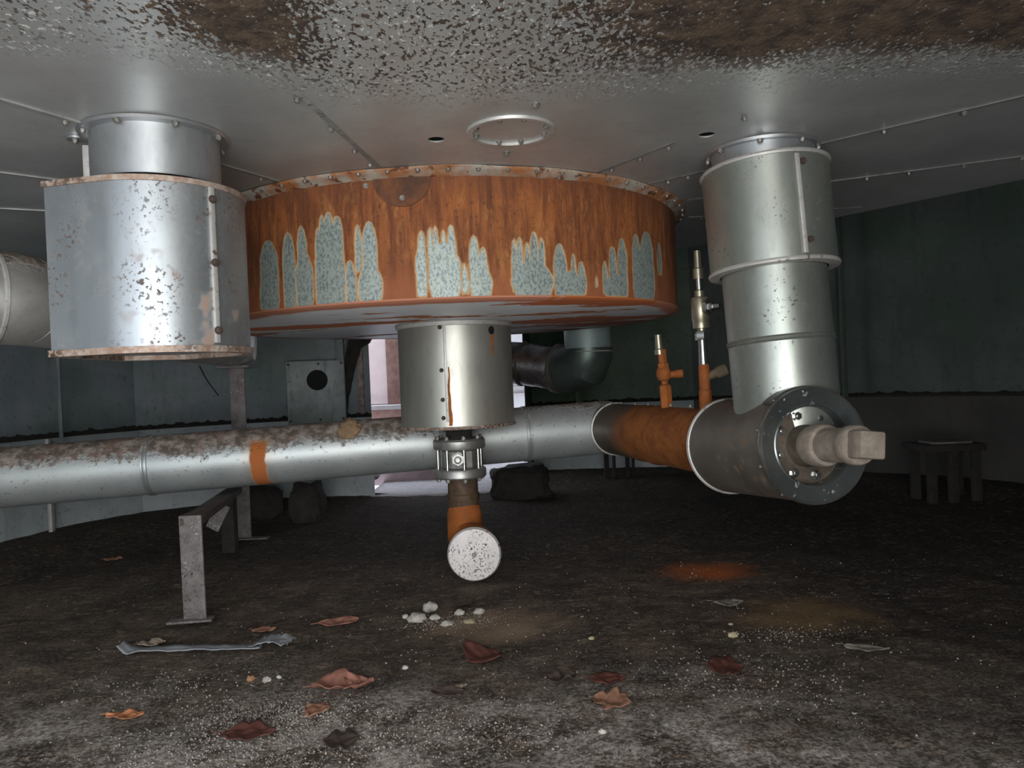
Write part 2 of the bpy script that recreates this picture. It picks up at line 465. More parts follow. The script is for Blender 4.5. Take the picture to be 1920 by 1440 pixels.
struct(obj('front_light_block', BM().ribbon([Vector((2.35, -.3)), Vector((1.5, -.5)), Vector((.64, -.6))], -.05, 1.76, .08), M['wall_right']))  # unseen front wall, added to block light from the right side
struct(obj('front_light_block', BM().ribbon([Vector((-2.05, -.5)), Vector((-2.35, -.3))], -.05, 1.76, .08), M['wall_left']))  # unseen left end of the entrance, added to narrow the light
# upright joints between the wall sheets
TR = [0]
def trim(o):
    TR[0] += 1; o.name = 'trim_%d' % TR[0]; return struct(o)
def upright(px, py, d, z0, z1, mat, wd=.035, dep=.03):
    p = at(px, py, d)
    return trim(obj('trim', BM().box((p.x, p.y, (z0+z1)/2), (wd, dep, z1-z0), None, .004), mat))

# floor: uneven dirt heaped against the walls
def hfloor(x, y):
    h = noise.noise(Vector((x*2.1, y*2.1, 0)))*.012 + noise.noise(Vector((x*9, y*9, 3)))*.006 + noise.noise(Vector((x*28, y*28, 7)))*.0035
    r = math.hypot(x-.2, y-2.75)
    h += .05*max(0, min(1, (r-2.1)/.6))**2 if y > 1 else 0
    return h
b = bmesh.new()
xs = []; x = -3.2
while x < 3.45: xs.append(x); x += .028 if -2 < x < 2 else .06
ys = []; y = -.5
while y < 6.0: ys.append(y); y += .018 if y < 2.6 else (.035 if y < 4 else .07)
g = [[b.verts.new((x, y, hfloor(x, y))) for x in xs] for y in ys]
def inside(x, y):
    return y < 4.93 or not (-1.02 < x < .14)
for j in range(len(ys)-1):
    for i in range(len(xs)-1):
        if not inside(xs[i], ys[j]): continue
        b.faces.new((g[j][i], g[j][i+1], g[j+1][i+1], g[j+1][i]))
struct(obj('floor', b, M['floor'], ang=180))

# ceiling: the underside of the tank, cut by a straight edge on the right
pts = []
for k in range(120):
    a = 2*PI*k/120; p = Vector((.1+2.85*math.cos(a), 2.6+3.05*math.sin(a)))
    pts.append(p)
nrm = Vector((.784, .621)); off = 2.955
def clip(poly):
    out = []
    for i in range(len(poly)):
        a, c = poly[i], poly[(i+1) % len(poly)]
        da, dc = a.dot(nrm)-off, c.dot(nrm)-off
        if da <= 0: out.append(a)
        if (da < 0) != (dc < 0): out.append(a+(c-a)*(da/(da-dc)))
    return out
ceil = struct(obj('ceiling', BM().prism(clip(pts), CZ, CZ+.004), M['ceiling']))
struct(obj('ceiling', BM().prism([(.2+3.6*math.cos(2*PI*k/48), 2.7+3.6*math.sin(2*PI*k/48)) for k in range(48)], 1.74, 1.78), M['wall_low_dark']))  # unseen upper disc, added to keep light out above the tank
def cut(o, cutters):
    """drill real holes"""
    for c in cutters:
        md = o.modifiers.new('hole', 'BOOLEAN'); md.operation = 'DIFFERENCE'; md.object = c; md.solver = 'EXACT'
    dg = bpy.context.evaluated_depsgraph_get(); dg.update()
    me = bpy.data.meshes.new_from_object(o.evaluated_get(dg))
    o.modifiers.clear(); o.data = me
    finish(me, 32)
    for c in cutters: bpy.data.objects.remove(c, do_unlink=True)
H1 = on_z(818, 262, CZ); H2 = on_z(1325, 253, CZ)
cs = [obj('cutter', BM().lathe((h.x, h.y, CZ-.05), (0, 0, 1), [(.021, 0), (.021, .15)], 32), M['black']) for h in (H1, H2)]
cut(ceil, cs)
for h in (H1, H2):
    hl = obj('hole_blackout', BM().lathe((h.x, h.y, CZ+.0045), (0, 0, 1), [(.06, 0), (.06, .12), (.058, .12), (.001, .119)], 32, False, False), M['black'], ceil)  # black cup added above the hole, blocks light and keeps it dark

# ------------------------------------------------------------------ bolts
def bolt_mesh(name, r, mat):
    q = BM()
    q.lathe((0, 0, 0), (0, 0, 1), [(r*1.25, 0), (r*1.25, r*.25)], 16)
    q.lathe((0, 0, r*.2), (0, 0, 1), [(r, 0), (r, r*.85), (r*.85, r*1.0)], 6)
    q.lathe((0, 0, r*1.1), (0, 0, 1), [(r*.5, 0), (r*.5, r*.35)], 10)
    me = bpy.data.meshes.new(name)
    bmesh.ops.recalc_face_normals(q.b, faces=q.b.faces); q.b.to_mesh(me); q.b.free(); finish(me, 32); me.materials.append(mat); return me
BOLT = {}
def bolt(parent, p, nv, r=.007, mat='bolt', name='bolt', spin=0):
    key = (r, mat)
    if key not in BOLT: BOLT[key] = bolt_mesh('bolt', r, M[mat])
    o = bpy.data.objects.new(name, BOLT[key]); COL.objects.link(o)
    o.rotation_euler = (Vector(nv).to_track_quat('Z', 'Y').to_matrix() @ Matrix.Rotation(spin, 3, 'Z')).to_euler()
    o.parent = parent; o.location = Vector(p)-world_loc(parent); return o

# radial joint strips under the ceiling, each with its bolts
def seam_strip(ang, r0, r1, wd, bolts, side=1, gap=None):
    a = math.radians(ang); d = Vector((math.cos(a), math.sin(a), 0)); s = Vector((-d.y, d.x, 0))
    A = Vector((CX, CY, CZ-.0015))+d*r0; B = Vector((CX, CY, CZ-.0015))+d*r1
    o = trim(obj('trim', BM().beam(A, B, wd, .004, up=s, bev=.001) if False else BM().box((A+B)/2, ((B-A).length, wd, .004), Matrix.Rotation(a, 3, 'Z'), .001), M['strip' if ang < -90 else 'strip_shaded'], base=(A+B)/2))
    for r in bolts:
        bolt(o, Vector((CX, CY, CZ-.0035))+d*r+s*(.012*side), (0, 0, -1), .0060, spin=r*9)
    return o
M['strip'] = metal('joint_strip', (.40, .40, .385), (.28, .28, .27), (.5, .65), .35, 14, [((.10, .07, .05), 40, .55, .65)])
M['strip_shaded'] = metal('shaded_joint_strip', (.17, .175, .17), (.12, .12, .12), (.5, .65), .3, 14, [((.05, .04, .03), 40, .55, .65)])  # darker copy of the joint strip, dimmer light put into its colour
seam_strip(-97.0, .93, 1.62, .011, [.975, 1.10, 1.27, 1.46], -1)
seam_strip(-56.8, .93, 1.24, .006, [.98, 1.10, 1.21, 1.46], 1)
seam_strip(-41.8, .93, 2.7, .006, [.99, 1.06, 1.62, 1.80, 1.98, 2.2], 1)
seam_strip(-23.2, .95, 2.3, .005, [1.02, 1.15, 1.52, 1.64, 1.79, 1.94, 2.08], 1)
seam_strip(-4.8, .95, 1.6, .004, [1.0, 1.13], 1)
seam_strip(-117.0, .93, 2.3, .013, [.985, 1.32, 1.55, 1.78, 2.0], -1)
seam_strip(-136.9, .93, 2.5, .011, [1.7, 1.95], -1)
seam_strip(-154.2, .93, 2.5, .011, [1.6], -1)

# ------------------------------------------------------------------ rusted drum
FING = [(-123.51,2.55,1.196,.986),(-125.79,.84,1.088,.994),(-117.99,1.44,1.209,.975),(-114.58,1.02,1.221,1.082),(-114.36,1.92,1.15,.975),(-110.86,.53,1.206,1.076),(-109.81,.68,1.243,1.006),(-108.36,1.02,1.251,.97),(-106.6,1.02,1.236,.968),(-108.66,2.97,1.169,.968),(-104.29,1.03,1.105,.977),(-102.51,.59,1.203,1.073),(-100.33,1.34,1.212,.978),(-100.51,2.27,1.097,.978),(-90.61,.65,1.175,1.055),(-90.83,.92,1.136,.993),(-88.98,.43,1.182,1.054),(-87.98,.48,1.185,.986),(-86.52,.48,1.174,.985),(-85.1,.74,1.188,1.052),(-86.61,2.87,1.14,.983),(-82.92,.61,1.081,.997),(-81.03,.88,1.159,.989),(-79.39,.75,1.125,.989),(-80.02,2.04,1.084,.986),(-73.46,.51,1.147,1.001),(-72.38,.47,1.152,.994),(-70.94,.52,1.138,.994),(-69.46,.82,1.171,.987),(-67.97,.59,1.153,.987),(-69.96,4.2,1.091,.987),(-64.18,1.31,1.139,.987),(-61.13,.5,1.109,.992),(-59.36,.97,1.089,.992),(-61.98,3.53,1.059,.988),(-53.35,.65,1.095,.998),(-51.06,1.04,1.142,.992),(-48.11,1.28,1.173,.994),(-50.41,3.81,1.059,.991),(-43.3,1.41,1.193,.99),(-39.1,2.6,1.209,.991),(-40.52,4.31,1.147,.989),(-33.03,1.11,1.185,1.079),(-55.68,.37,1.044,1.019)]
DB = .980
drum = thing('rusty_sump_drum', 'big round rust-streaked steel drum hanging from the centre of the ceiling', 'drum', (CX, CY, DB))
def drum_side():
    b = bmesh.new()
    th = []
    a = -165.0
    while a <= -15: th.append(a); a += .28
    while a < 195: th.append(a); a += 5
    zs = [DB+(CZ-DB)*k/84 for k in range(85)]
    rows = [[b.verts.new((CX+DR*math.cos(math.radians(t)), CY+DR*math.sin(math.radians(t)), z)) for t in th] for z in zs]
    n = len(th)
    for j in range(len(zs)-1):
        for i in range(n): b.faces.new((rows[j][i], rows[j][(i+1) % n], rows[j+1][(i+1) % n], rows[j+1][i]))
    vals = []
    for j, z in enumerate(zs):
        for t in th:
            best = -2.5
            if -130 < t < -28:
                for c, hw, zt, zb in FING:
                    if abs(t-c) > hw+2: continue
                    f = (zt-z)/.055
                    pr = (.04+.96*max(0, min(1, f))**.5) if f > 0 else -min(2, -f*4)
                    fb = (z-zb)/.03
                    pr = min(pr, .80+.20*min(1, fb)) if fb > 0 else min(pr, .80+fb)
                    v = min((hw*pr-abs(t-c))/.30, (z-zb)/.006)
                    best = max(best, max(-2.5, min(2.5, v)))
            vals.append(best)
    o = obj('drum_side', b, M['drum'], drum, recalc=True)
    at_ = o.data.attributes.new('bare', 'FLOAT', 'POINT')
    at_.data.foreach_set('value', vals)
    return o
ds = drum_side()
obj('bottom_plate', BM().lathe((CX, CY, DB-.006), (0, 0, 1), [(DR-.012, 0), (DR, .006), (DR+.004, .008), (DR+.004, .013), (DR-.005, .014)], 128), M['drum_bottom'], drum)
# uneven sealed flange between drum and ceiling
q = BM(); prof = []
rows = []
for r_, z_ in ((DR-.01, CZ-.022), (DR+.006, CZ-.020), (DR+.018, CZ-.012), (DR+.036, CZ-.008), (DR+.040, CZ-.001), (DR-.01, CZ-.001)):
    row = []
    for k in range(180):
        a = 2*PI*k/180; w = noise.noise(Vector((math.cos(a)*6, math.sin(a)*6, r_*30)))
        row.append(q.b.verts.new((CX+(r_+w*.006)*math.cos(a), CY+(r_+w*.006)*math.sin(a), min(CZ-.001, z_+w*.006))))
    rows.append(row)
for i in range(6):
    for k in range(180): q.b.faces.new((rows[i][k], rows[i][(k+1) % 180], rows[(i+1) % 6][(k+1) % 180], rows[(i+1) % 6][k]))
obj('rim_flange', q, M['drum_rim'], drum, ang=60)
for k in range(32):
    a = math.radians(-170+k*5.3)
    bolt(drum, (CX+(DR+.030)*math.cos(a), CY+(DR+.030)*math.sin(a), CZ-.008), (0, 0, -1), .0058, 'bolt', spin=k)
# half-round patch plate riveted high on the drum
q = BM(); pa = math.radians(-93.7); rr = .082
for k in range(2): pass
b = bmesh.new(); ring0, ring1 = [], []
cz = 1.326
def dpt(u, z, rad): a = pa+u/DR; return Vector((CX+rad*math.cos(a), CY+rad*math.sin(a), z))
lobe = [(-rr, .006)]+[(rr*math.cos(PI+PI*k/24), rr*.97*math.sin(PI+PI*k/24)) for k in range(1, 24)]+[(rr, .006)]
grid0 = [b.verts.new(dpt(u, cz+v, DR+.005)) for u, v in lobe]; grid1 = [b.verts.new(dpt(u, cz+v, DR-.001)) for u, v in lobe]
top = [b.verts.new(dpt(u, cz+.006, DR+.005)) for u, v in lobe[1:-1]]
for k in range(len(lobe)-1): b.faces.new((grid0[k], grid0[k+1], grid1[k+1], grid1[k]))
tt = [grid0[0]]+top+[grid0[-1]]
for k in range(len(lobe)-1):
    f = [tt[k], grid0[k], grid0[k+1], tt[k+1]]
    f = list(dict.fromkeys(f))
    if len(f) > 2: b.faces.new(f)
M['patch'] = plain('dark_rust_patch', (.075, .034, .02), (.17, .06, .022), .85, 0, 22, .4)
obj('patch_plate', b, M['patch'], drum)
bolt(drum, dpt(0, cz-.055, DR+.005), (math.cos(pa), math.sin(pa), 0), .006, 'bolt', 'rivet')
bolt(drum, dpt(-.105, cz-.012, DR), (math.cos(pa), math.sin(pa), 0), .006, 'bolt', 'rivet')

# ------------------------------------------------------------------ drain sleeve under the drum
SX, SY, SR = -.222, 3.0, .226
SB, ST = .572, DB-.006
sleeve = thing('drain_sleeve', 'stainless cylinder with a bolted seam and a small hole hanging under the drum', 'pipe sleeve', (SX, SY, SB))
sh = obj('sleeve_shell', BM().lathe((SX, SY, SB), (0, 0, 1), [(SR-.004, 0), (SR, .0), (SR, ST-SB), (SR-.004, ST-SB), (SR-.004, 0)], 96, False, False), M['stainless'], sleeve)
obj('top_collar', BM().lathe((SX, SY, ST-.018), (0, 0, 1), [(SR-.002, 0), (SR+.006, .002), (SR+.010, .016), (SR-.002, .018)], 96, False, False), M['seam'], sleeve)
hp = at(922, 617, SY-SR)
ha = math.atan2(hp.y-SY, hp.x-SX)
ha = -math.pi/2 + math.asin(max(-1, min(1, (hp.x*1.03-SX)/SR)))
hz = 1.75 - .80 - .0
hv = Vector((math.cos(ha), math.sin(ha), 0)); hc = Vector((SX, SY, hp.z))
cut(sh, [obj('cutter', BM().lathe(hc+hv*(SR-.05), hv, [(.016, 0), (.016, .1)], 32), M['black'])])
obj('hole_dark_core', BM().lathe((SX, SY, SB+.004), (0, 0, 1), [(SR-.03, 0), (SR-.03, ST-SB-.006)], 64), M['debris'], sleeve)  # dark core added so the hole in the sleeve looks shaded
# rust run below the hole and along the seam are wafer-thin crusts
def crust(parent, name, ang, z0, z1, w0, w1, rad, mat, seed=0):
    b = bmesh.new(); L, R_ = [], []
    K = 22
    for k in range(K+1):
        t = k/K; z = z1+(z0-z1)*t; wv = (w0+(w1-w0)*t)*(.65+.7*abs(noise.noise(Vector((seed, t*7, 0)))))
        sh_ = .004*noise.noise(Vector((seed+5, t*4, 0)))
        row = []
        for s_ in (-1, 1):
            u = (s_*wv/2+sh_)/rad
            row.append(b.verts.new((SX+rad*math.cos(ang+u), SY+rad*math.sin(ang+u), z)))
        mid = b.verts.new((SX+(rad+.0012)*math.cos(ang+sh_/rad), SY+(rad+.0012)*math.sin(ang+sh_/rad), z))
        L.append((row[0], mid, row[1]))
    for k in range(K):
        for j in range(2): b.faces.new((L[k][j], L[k][j+1], L[k+1][j+1], L[k+1][j]))
    return obj(name, b, mat, parent)
crust(sleeve, 'rust_run', ha, hp.z-.10, hp.z-.016, .022, .006, SR+.0005, M['orange'], 3)
sa = math.asin((at(836, 700, SY-SR).x-SX)/SR)-PI/2
sv = Vector((math.cos(sa), math.sin(sa), 0)); st_ = Vector((-sv.y, sv.x, 0))
obj('seam_strip', BM().box(Vector((SX, SY, (SB+ST)/2+.01))+sv*(SR+.002), (.004, .010, ST-SB-.03), Matrix.Rotation(sa, 3, 'Z'), .001), M['seam'], sleeve)
crust(sleeve, 'rust_streak', sa+.045, SB+.01, SB+.23, .006, .020, SR+.0008, M['orange'], 9)
for z in (.585, .68, .79, .95):
    if z < .6: z = .612
    bolt(sleeve, Vector((SX, SY, z))+sv*SR-st_*.016, sv, .0065, 'bolt_rust')
obj('bottom_rim', BM().lathe((SX, SY, SB-.006), (0, 0, 1), [(SR-.02, .006), (SR+.002, 0), (SR+.005, .006), (SR+.002, .012)], 96, False, False), M['rim'], sleeve)
obj('bottom_plate', BM().lathe((SX, SY, SB-.002), (0, 0, 1), [(SR-.006, 0), (SR-.006, .005)], 64), M['rim'], sleeve)

# ------------------------------------------------------------------ ball valve
VX, VY = at(862, 860, 3.0).x, 3.0
z_of = lambda py: at(862, py, 2.9).z
vt, vb = z_of(823), z_of(902)
valve = thing('flanged_ball_valve', 'grey steel valve with bright tie rods right below the stainless cylinder', 'valve', (VX, VY, vb))
def ngon_plate(z, h, rad, n=8, rot=PI/8):
    return BM().lathe((VX, VY, z), (0, 0, 1), [(rad*.96, 0), (rad, .006), (rad, h-.006), (rad*.96, h)], n) if rot else None
obj('neck_coupling', BM().lathe((VX, VY, vt-.01), (0, 0, 1), [(.052, 0), (.052, .035), (.066, .038), (.066, SB-vt+.008)], 32), M['debris'], valve)
FR = .105
obj('upper_flange', BM().lathe((VX, VY, vt-.045), (0, 0, 1), [(FR*.97, 0), (FR, .006), (FR, .032), (FR*.95, .040), (.06, .044)], 24), M['valve'], valve)
obj('lower_flange', BM().lathe((VX, VY, vb), (0, 0, 1), [(.06, 0), (FR*.96, .003), (FR, .009), (FR, .033), (FR*.96, .040)], 24), M['valve'], valve)
body = obj('valve_body', BM().lathe((VX, VY, vb+.036), (0, 0, 1), [(.066, 0), (.074, .01), (.074, vt-vb-.09), (.066, vt-vb-.082)], 8), M['valve'], valve)
sd = Vector((0, -1, 0)); sc_ = Vector((VX, VY-.066, (vt+vb)/2))
stem = obj('stem', BM().lathe(sc_, sd, [(.030, 0), (.030, .012), (.024, .014), (.024, .028)], 6).lathe(sc_, sd, [(.014, .02), (.014, .05), (.009, .052), (.009, .04)], 20), M['valve'], valve)
for k in range(8):
    a = PI/8+k*PI/4-.12
    x, y = VX+.088*math.cos(a), VY+.088*math.sin(a)
    obj('tie_rod', BM().lathe((x, y, vb+.03), (0, 0, 1), [(.0075, 0), (.0075, vt-vb-.07)], 14), M['chrome'], valve)
    bolt(valve, (x, y, vt-.005), (0, 0, 1), .0095, 'bolt', 'nut', k)
    bolt(valve, (x, y, vb+.003), (0, 0, -1), .0095, 'bolt', 'nut', k+.5)
# drain elbow with its round end cover
de = thing('drain_elbow', 'rust-brown pipe below the valve turning forward to a pale round cover', 'drain pipe', (VX+.012, VY, 0))
dc = at(889, 1040, 2.72)
zb = dc.z
obj('stub_pipe', BM().lathe((VX+.008, VY, vb-.115), (0, 0, 1), [(.062, 0), (.064, .03), (.066, .036), (.066, .05), (.061, .056), (.060, .113)], 40), plain('brown_pipe', (.12, .075, .045), (.06, .035, .02), .7, .3, 30), de)
p0 = Vector((VX+.010, VY, vb-.112)); p1 = Vector((VX+.010, VY-.005, zb+.10)); p2 = Vector((VX+.014, VY-.035, zb+.025)); p3 = Vector((dc.x-.004, VY-.11, zb)); p4 = Vector((dc.x, dc.y+.012, zb))
obj('rusty_bend', BM().tube([p0, p0*.5+p1*.5, p1, p2, p3, p4], [.062, .066, .070, .074, .078, .080], 40), M['orange'], de)
obj('cover_rim', BM().lathe(dc+Vector((0, .032, 0)), (0, -1, 0), [(.080, 0), (.097, .004), (.099, .022), (.094, .027), (.088, .027)], 56), M['seam'], de)
cov = obj('end_cover', BM().lathe(dc+Vector((0, .006, 0)), (0, -1, 0), [(.094, 0), (.0935, .008), (.088, .009)], 56), M['white_disc'], de)
bolt(cov, dc+Vector((0, -.003, 0)), (0, -1, 0), .0075, 'bolt', 'centre_bolt')

# ------------------------------------------------------------------ left box with its neck
BX, BY = -.812, 1.76
bt, bb = 1.208, .848
neck = thing('ceiling_pipe_neck', 'short grey pipe collar bolted to the ceiling above the left box', 'pipe', (BX, BY, bt))
NB = 1.231
obj('neck_pipe', BM().lathe((BX, BY, NB), (0, 0, 1), [(.140, 0), (.140, CZ-NB-.005), (.136, CZ-NB-.005), (.136, 0)], 72, False, False), M['neck'], neck)
obj('neck_dark_core', BM().lathe((BX, BY, bt-.01), (0, 0, 1), [(.118, 0), (.118, CZ-bt)], 48), M['debris'], neck)  # dark cylinder added so the gap under the neck looks shaded
ta_ = math.radians(-172); tv = Vector((math.cos(ta_), math.sin(ta_), 0))
obj('seam_tab', BM().box(Vector((BX, BY, (NB+CZ)/2-.008))+tv*.150, (.026, .006, CZ-NB-.02), Matrix.Rotation(ta_, 3, 'Z'), .002), M['seam'], neck)
obj('tab_eye', BM().lathe(Vector((BX, BY, CZ-.006))+tv*.175, (0, 0, 1), [(.020, 0), (.020, .005)], 28), M['neck'], neck)
bolt(neck, Vector((BX, BY, CZ-.006))+tv*.178, (0, 0, -1), .0065)
obj('flange', BM().lathe((BX, BY, CZ-.009), (0, 0, 1), [(.138, 0), (.160, .002), (.164, .008), (.138, .008)], 72, False, False), M['neck'], neck)
for k in range(8):
    a = math.radians(-140+k*45)
    bolt(neck, (BX+.153*math.cos(a), BY+.153*math.sin(a), CZ-.008), (0, 0, -1), .0065, 'bolt', spin=k)
br = .190
def box_outline(grow=0):
    o = []
    r = br+grow
    for k in range(41):
        a = math.radians(-100+ (100+62)*k/40)
        o.append(Vector((BX+r*math.cos(a), BY+r*math.sin(a))))
    o.append(Vector((BX-.05, BY+.24+grow))); o.append(Vector((BX-.195-grow, BY+.17+grow)))
    o.append(Vector((BX-.172-grow, BY-.158-grow)))
    return o
# corner of the flat side
kn = at(80, 500, 1.60)
bx = thing('galvanised_pipe_box', 'large galvanised box with one rounded side around the left ceiling pipe', 'pipe cover', (BX, BY, bb))
def shell(outline, z0, z1):
    q = BM(); n = len(outline)
    V = [[q.b.verts.new((*p, z)) for p in outline] for z in [z0+(z1-z0)*k/3 for k in range(4)]]
    for i in range(3):
        for k in range(n): q.b.faces.new((V[i][k], V[i][(k+1) % n], V[i+1][(k+1) % n], V[i+1][k]))
    q.b.faces.new(V[0][::-1])
    return q
obj('box_shell', shell(box_outline(), bb, bt), M['box'], bx, ang=25)
def rimband(outline, inner, z0, z1):
    q = BM(); n = len(outline)
    A = [q.b.verts.new((*p, z0)) for p in outline]; B_ = [q.b.verts.new((*p, z1)) for p in outline]
    C_ = [q.b.verts.new((*p, z1)) for p in inner]; D = [q.b.verts.new((*p, z0)) for p in inner]
    for k in range(n):
        m = (k+1) % n
        for X, Y in ((A, B_), (B_, C_), (C_, D), (D, A)): q.b.faces.new((X[k], X[m], Y[m], Y[k]))
    return q
obj('top_rim', rimband(box_outline(.004), box_outline(-.012), bt-.008, bt+.004), M['rim'], bx)
obj('bottom_rim', rimband(box_outline(.005), box_outline(-.02), bb-.012, bb+.002), M['rim'], bx)
obj('lid', BM().prism(box_outline(-.010), bt-.012, bt-.004), M['rim'], bx)
ba = math.radians(-32)
bv = Vector((math.cos(ba), math.sin(ba), 0)); bs = Vector((-bv.y, bv.x, 0))
obj('seam_strip', BM().box(Vector((BX, BY, (bb+bt)/2))+bv*(br+.003), (.008, .013, bt-bb-.015), Matrix.Rotation(ba, 3, 'Z'), .002), M['seam'], bx)
for z in (bt-.035, (bb+bt)/2+.005, bb+.035):
    bolt(bx, Vector((BX, BY, z))+bv*(br+.006), bv, .0075, 'bolt_rust', 'screw')

# ------------------------------------------------------------------ right pipe column
T = on_z(1428, 283, CZ); T.z = CZ
Bp = at(1478, 800, 2.03)
ax = (Bp-T).normalized()
colm = thing('clad_pipe_column', 'leaning galvanised pipe column in two widths hanging from the ceiling on the right', 'pipe', T)
def along(py_px):                      # distance down the axis for a photograph row
    best = min(range(0, 800), key=lambda k: abs(proj_y(T+ax*k*.001)-py_px)); return best*.001
def proj_y(p):
    v = CAMM.inverted() @ p; return 720-FPX*v.y/(-v.z)
s0, s1, s2 = along(322), along(508), along(640)
obj('ceiling_flange', BM().lathe(T+Vector((0, 0, -.010)), (0, 0, 1), [(.134, 0), (.150, .002), (.153, .009), (.134, .009)], 72, False, False), M['neck'], colm)
obj('neck_pipe', BM().lathe(T, ax, [(.1365, .0), (.1365, s0+.03)], 72, False, False), M['neck'], colm)
for k in range(8):
    a = math.radians(-155+k*45)
    bolt(colm, (T.x+.146*math.cos(a), T.y+.146*math.sin(a), CZ-.009), (0, 0, -1), .007, 'bolt', spin=k)
SLR = .167
obj('upper_sleeve', BM().lathe(T, ax, [(.138, s0-.004), (SLR-.004, s0-.004), (SLR, s0), (SLR, s1), (SLR-.02, s1)], 96, False, False), M['sleeve'], colm)
for s in (s0, s1):
    obj('sleeve_rim', BM().lathe(T, ax, [(SLR-.01, s-.007), (SLR+.004, s-.005), (SLR+.006, s), (SLR+.004, s+.005), (.142, s+.006)], 96, False, False), M['seam'], colm)
# seam strip on the sleeve
xr = (Vector((1, 0, 0))-ax*ax.x).normalized(); yr = ax.cross(xr)
if yr.y > 0: yr = -yr
def onsl(ang, s, r): return T+ax*s+(xr*math.cos(ang)+yr*math.sin(ang))*r
qa = math.radians(90-9)
Rm = Matrix(((xr*math.cos(qa)+yr*math.sin(qa)), (yr*math.cos(qa)-xr*math.sin(qa)), ax)).transposed()
obj('seam_strip', BM().box(onsl(qa, (s0+s1)/2, SLR+.003), (.006, .012, s1-s0-.02), Rm, .0015), M['seam'], colm)
for s in (s0+.03, s1-.045):
    bolt(colm, onsl(qa-.10, s, SLR), xr*math.cos(qa-.1)+yr*math.sin(qa-.1), .0075, 'bolt_rust', 'screw')
LR = .1375
obj('lower_pipe', BM().lathe(T, ax, [(LR, s1-.01), (LR, s2-.008), (LR+.004, s2-.004), (LR+.001, s2), (LR+.004, s2+.004), (LR, s2+.008), (LR, (Bp-T).length)], 96, True, True), M['sleeve'], colm)

# ------------------------------------------------------------------ tee with its end cover
R0 = at(1372, 836, 2.30); D0 = at(1527, 835, 1.86)
ta = (D0-R0).normalized(); TL = (D0-R0).length; TRD = .142
tee = thing('pipe_tee', 'dull pipe tee at the foot of the right column with a shiny bolted face', 'pipe tee', (R0+D0)/2)
obj('tee_body', BM().lathe(R0, ta, [(TRD, 0), (TRD, TL-.006)], 96, True, False), M['darkmetal'], tee)
obj('back_ring', BM().lathe(R0, ta, [(TRD-.03, -.006), (TRD+.003, -.006), (TRD+.006, 0), (TRD+.003, .006), (TRD, .007)], 96, False, False), M['seam'], tee)
# overlapping flap where the column meets the tee
fl = BM(); zt = Vector((0, 0, 1)); side = ta.cross(zt).normalized()
face = obj('end_face', BM().lathe(R0, ta, [(TRD-.004, TL-.03), (TRD+.002, TL-.012), (TRD+.004, TL-.004), (TRD+.001, TL+.001), (TRD-.012, TL-.002), (.104, TL-.008), (.101, TL-.006), (.098, TL-.010), (.098, TL-.045)], 112, False, False), M['cover'], tee)
obj('edge_band', BM().lathe(R0, ta, [(TRD+.001, TL-.010), (TRD+.0055, TL-.008), (TRD+.0065, TL-.003), (TRD+.004, TL+.002), (TRD-.002, TL+.001)], 112, False, False), M['chrome'], tee)
obj('inner_flange', BM().lathe(R0, ta, [(.0975, TL-.05), (.0975, TL-.040), (.055, TL-.038), (.050, TL-.02), (.046, TL+.02)], 72, True, True), M['hub'], tee)
cz_ = Vector((0, 0, 1)); e1 = (cz_-ta*cz_.dot(ta)).normalized(); e2 = ta.cross(e1)
for k in range(8):
    a = k*PI/4+.25
    bolt(tee, R0+ta*(TL-.039)+(e1*math.cos(a)+e2*math.sin(a))*.078, ta, .0105, 'chrome', 'flange_bolt', k*.7)
for k in range(10):
    a = k*2*PI/10
    bolt(tee, R0+ta*(TL-.022)+(e1*math.cos(a)+e2*math.sin(a))*(TRD+.001), e1*math.cos(a)+e2*math.sin(a), .004, 'bolt', 'screw')
pl = obj('plug_pipe', BM().lathe(R0, ta, [(.040, TL-.03), (.052, TL+.008), (.052, TL+.048), (.049, TL+.055), (.041, TL+.058), (.041, TL+.155)], 48), M['plug'], tee)
hexr = BM().lathe(R0, ta, [(.044, TL+.148), (.046, TL+.152), (.046, TL+.176), (.043, TL+.181)], 40)
SQA = -.12
sq = Matrix((e1*math.cos(SQA)+e2*math.sin(SQA), e2*math.cos(SQA)-e1*math.sin(SQA), ta)).transposed()
hexr.box(R0+ta*(TL+.203), (.062, .062, .052), sq, .006)
obj('square_head', hexr, M['plug'], pl)
# saddle lip on the column
q = BM(); nseg = 26; rows = []
for k in range(nseg+1):
    a = math.radians(-42+84*k/nseg)
    dirv = e1*math.cos(a)+e2*math.sin(a)
    rows.append([q.b.verts.new(R0+ta*t+dirv*r) for t, r in ((TL-.055, TRD+.002), (TL-.055, TRD+.010), (TL-.020, TRD+.009), (TL-.016, TRD+.002))])
for k in range(nseg):
    for j in range(4): q.b.faces.new((rows[k][j], rows[k+1][j], rows[k+1][(j+1) % 4], rows[k][(j+1) % 4]))
q.b.faces.new(rows[0]); q.b.faces.new(rows[-1][::-1])
obj('saddle_lip', q, M['cover'], tee)

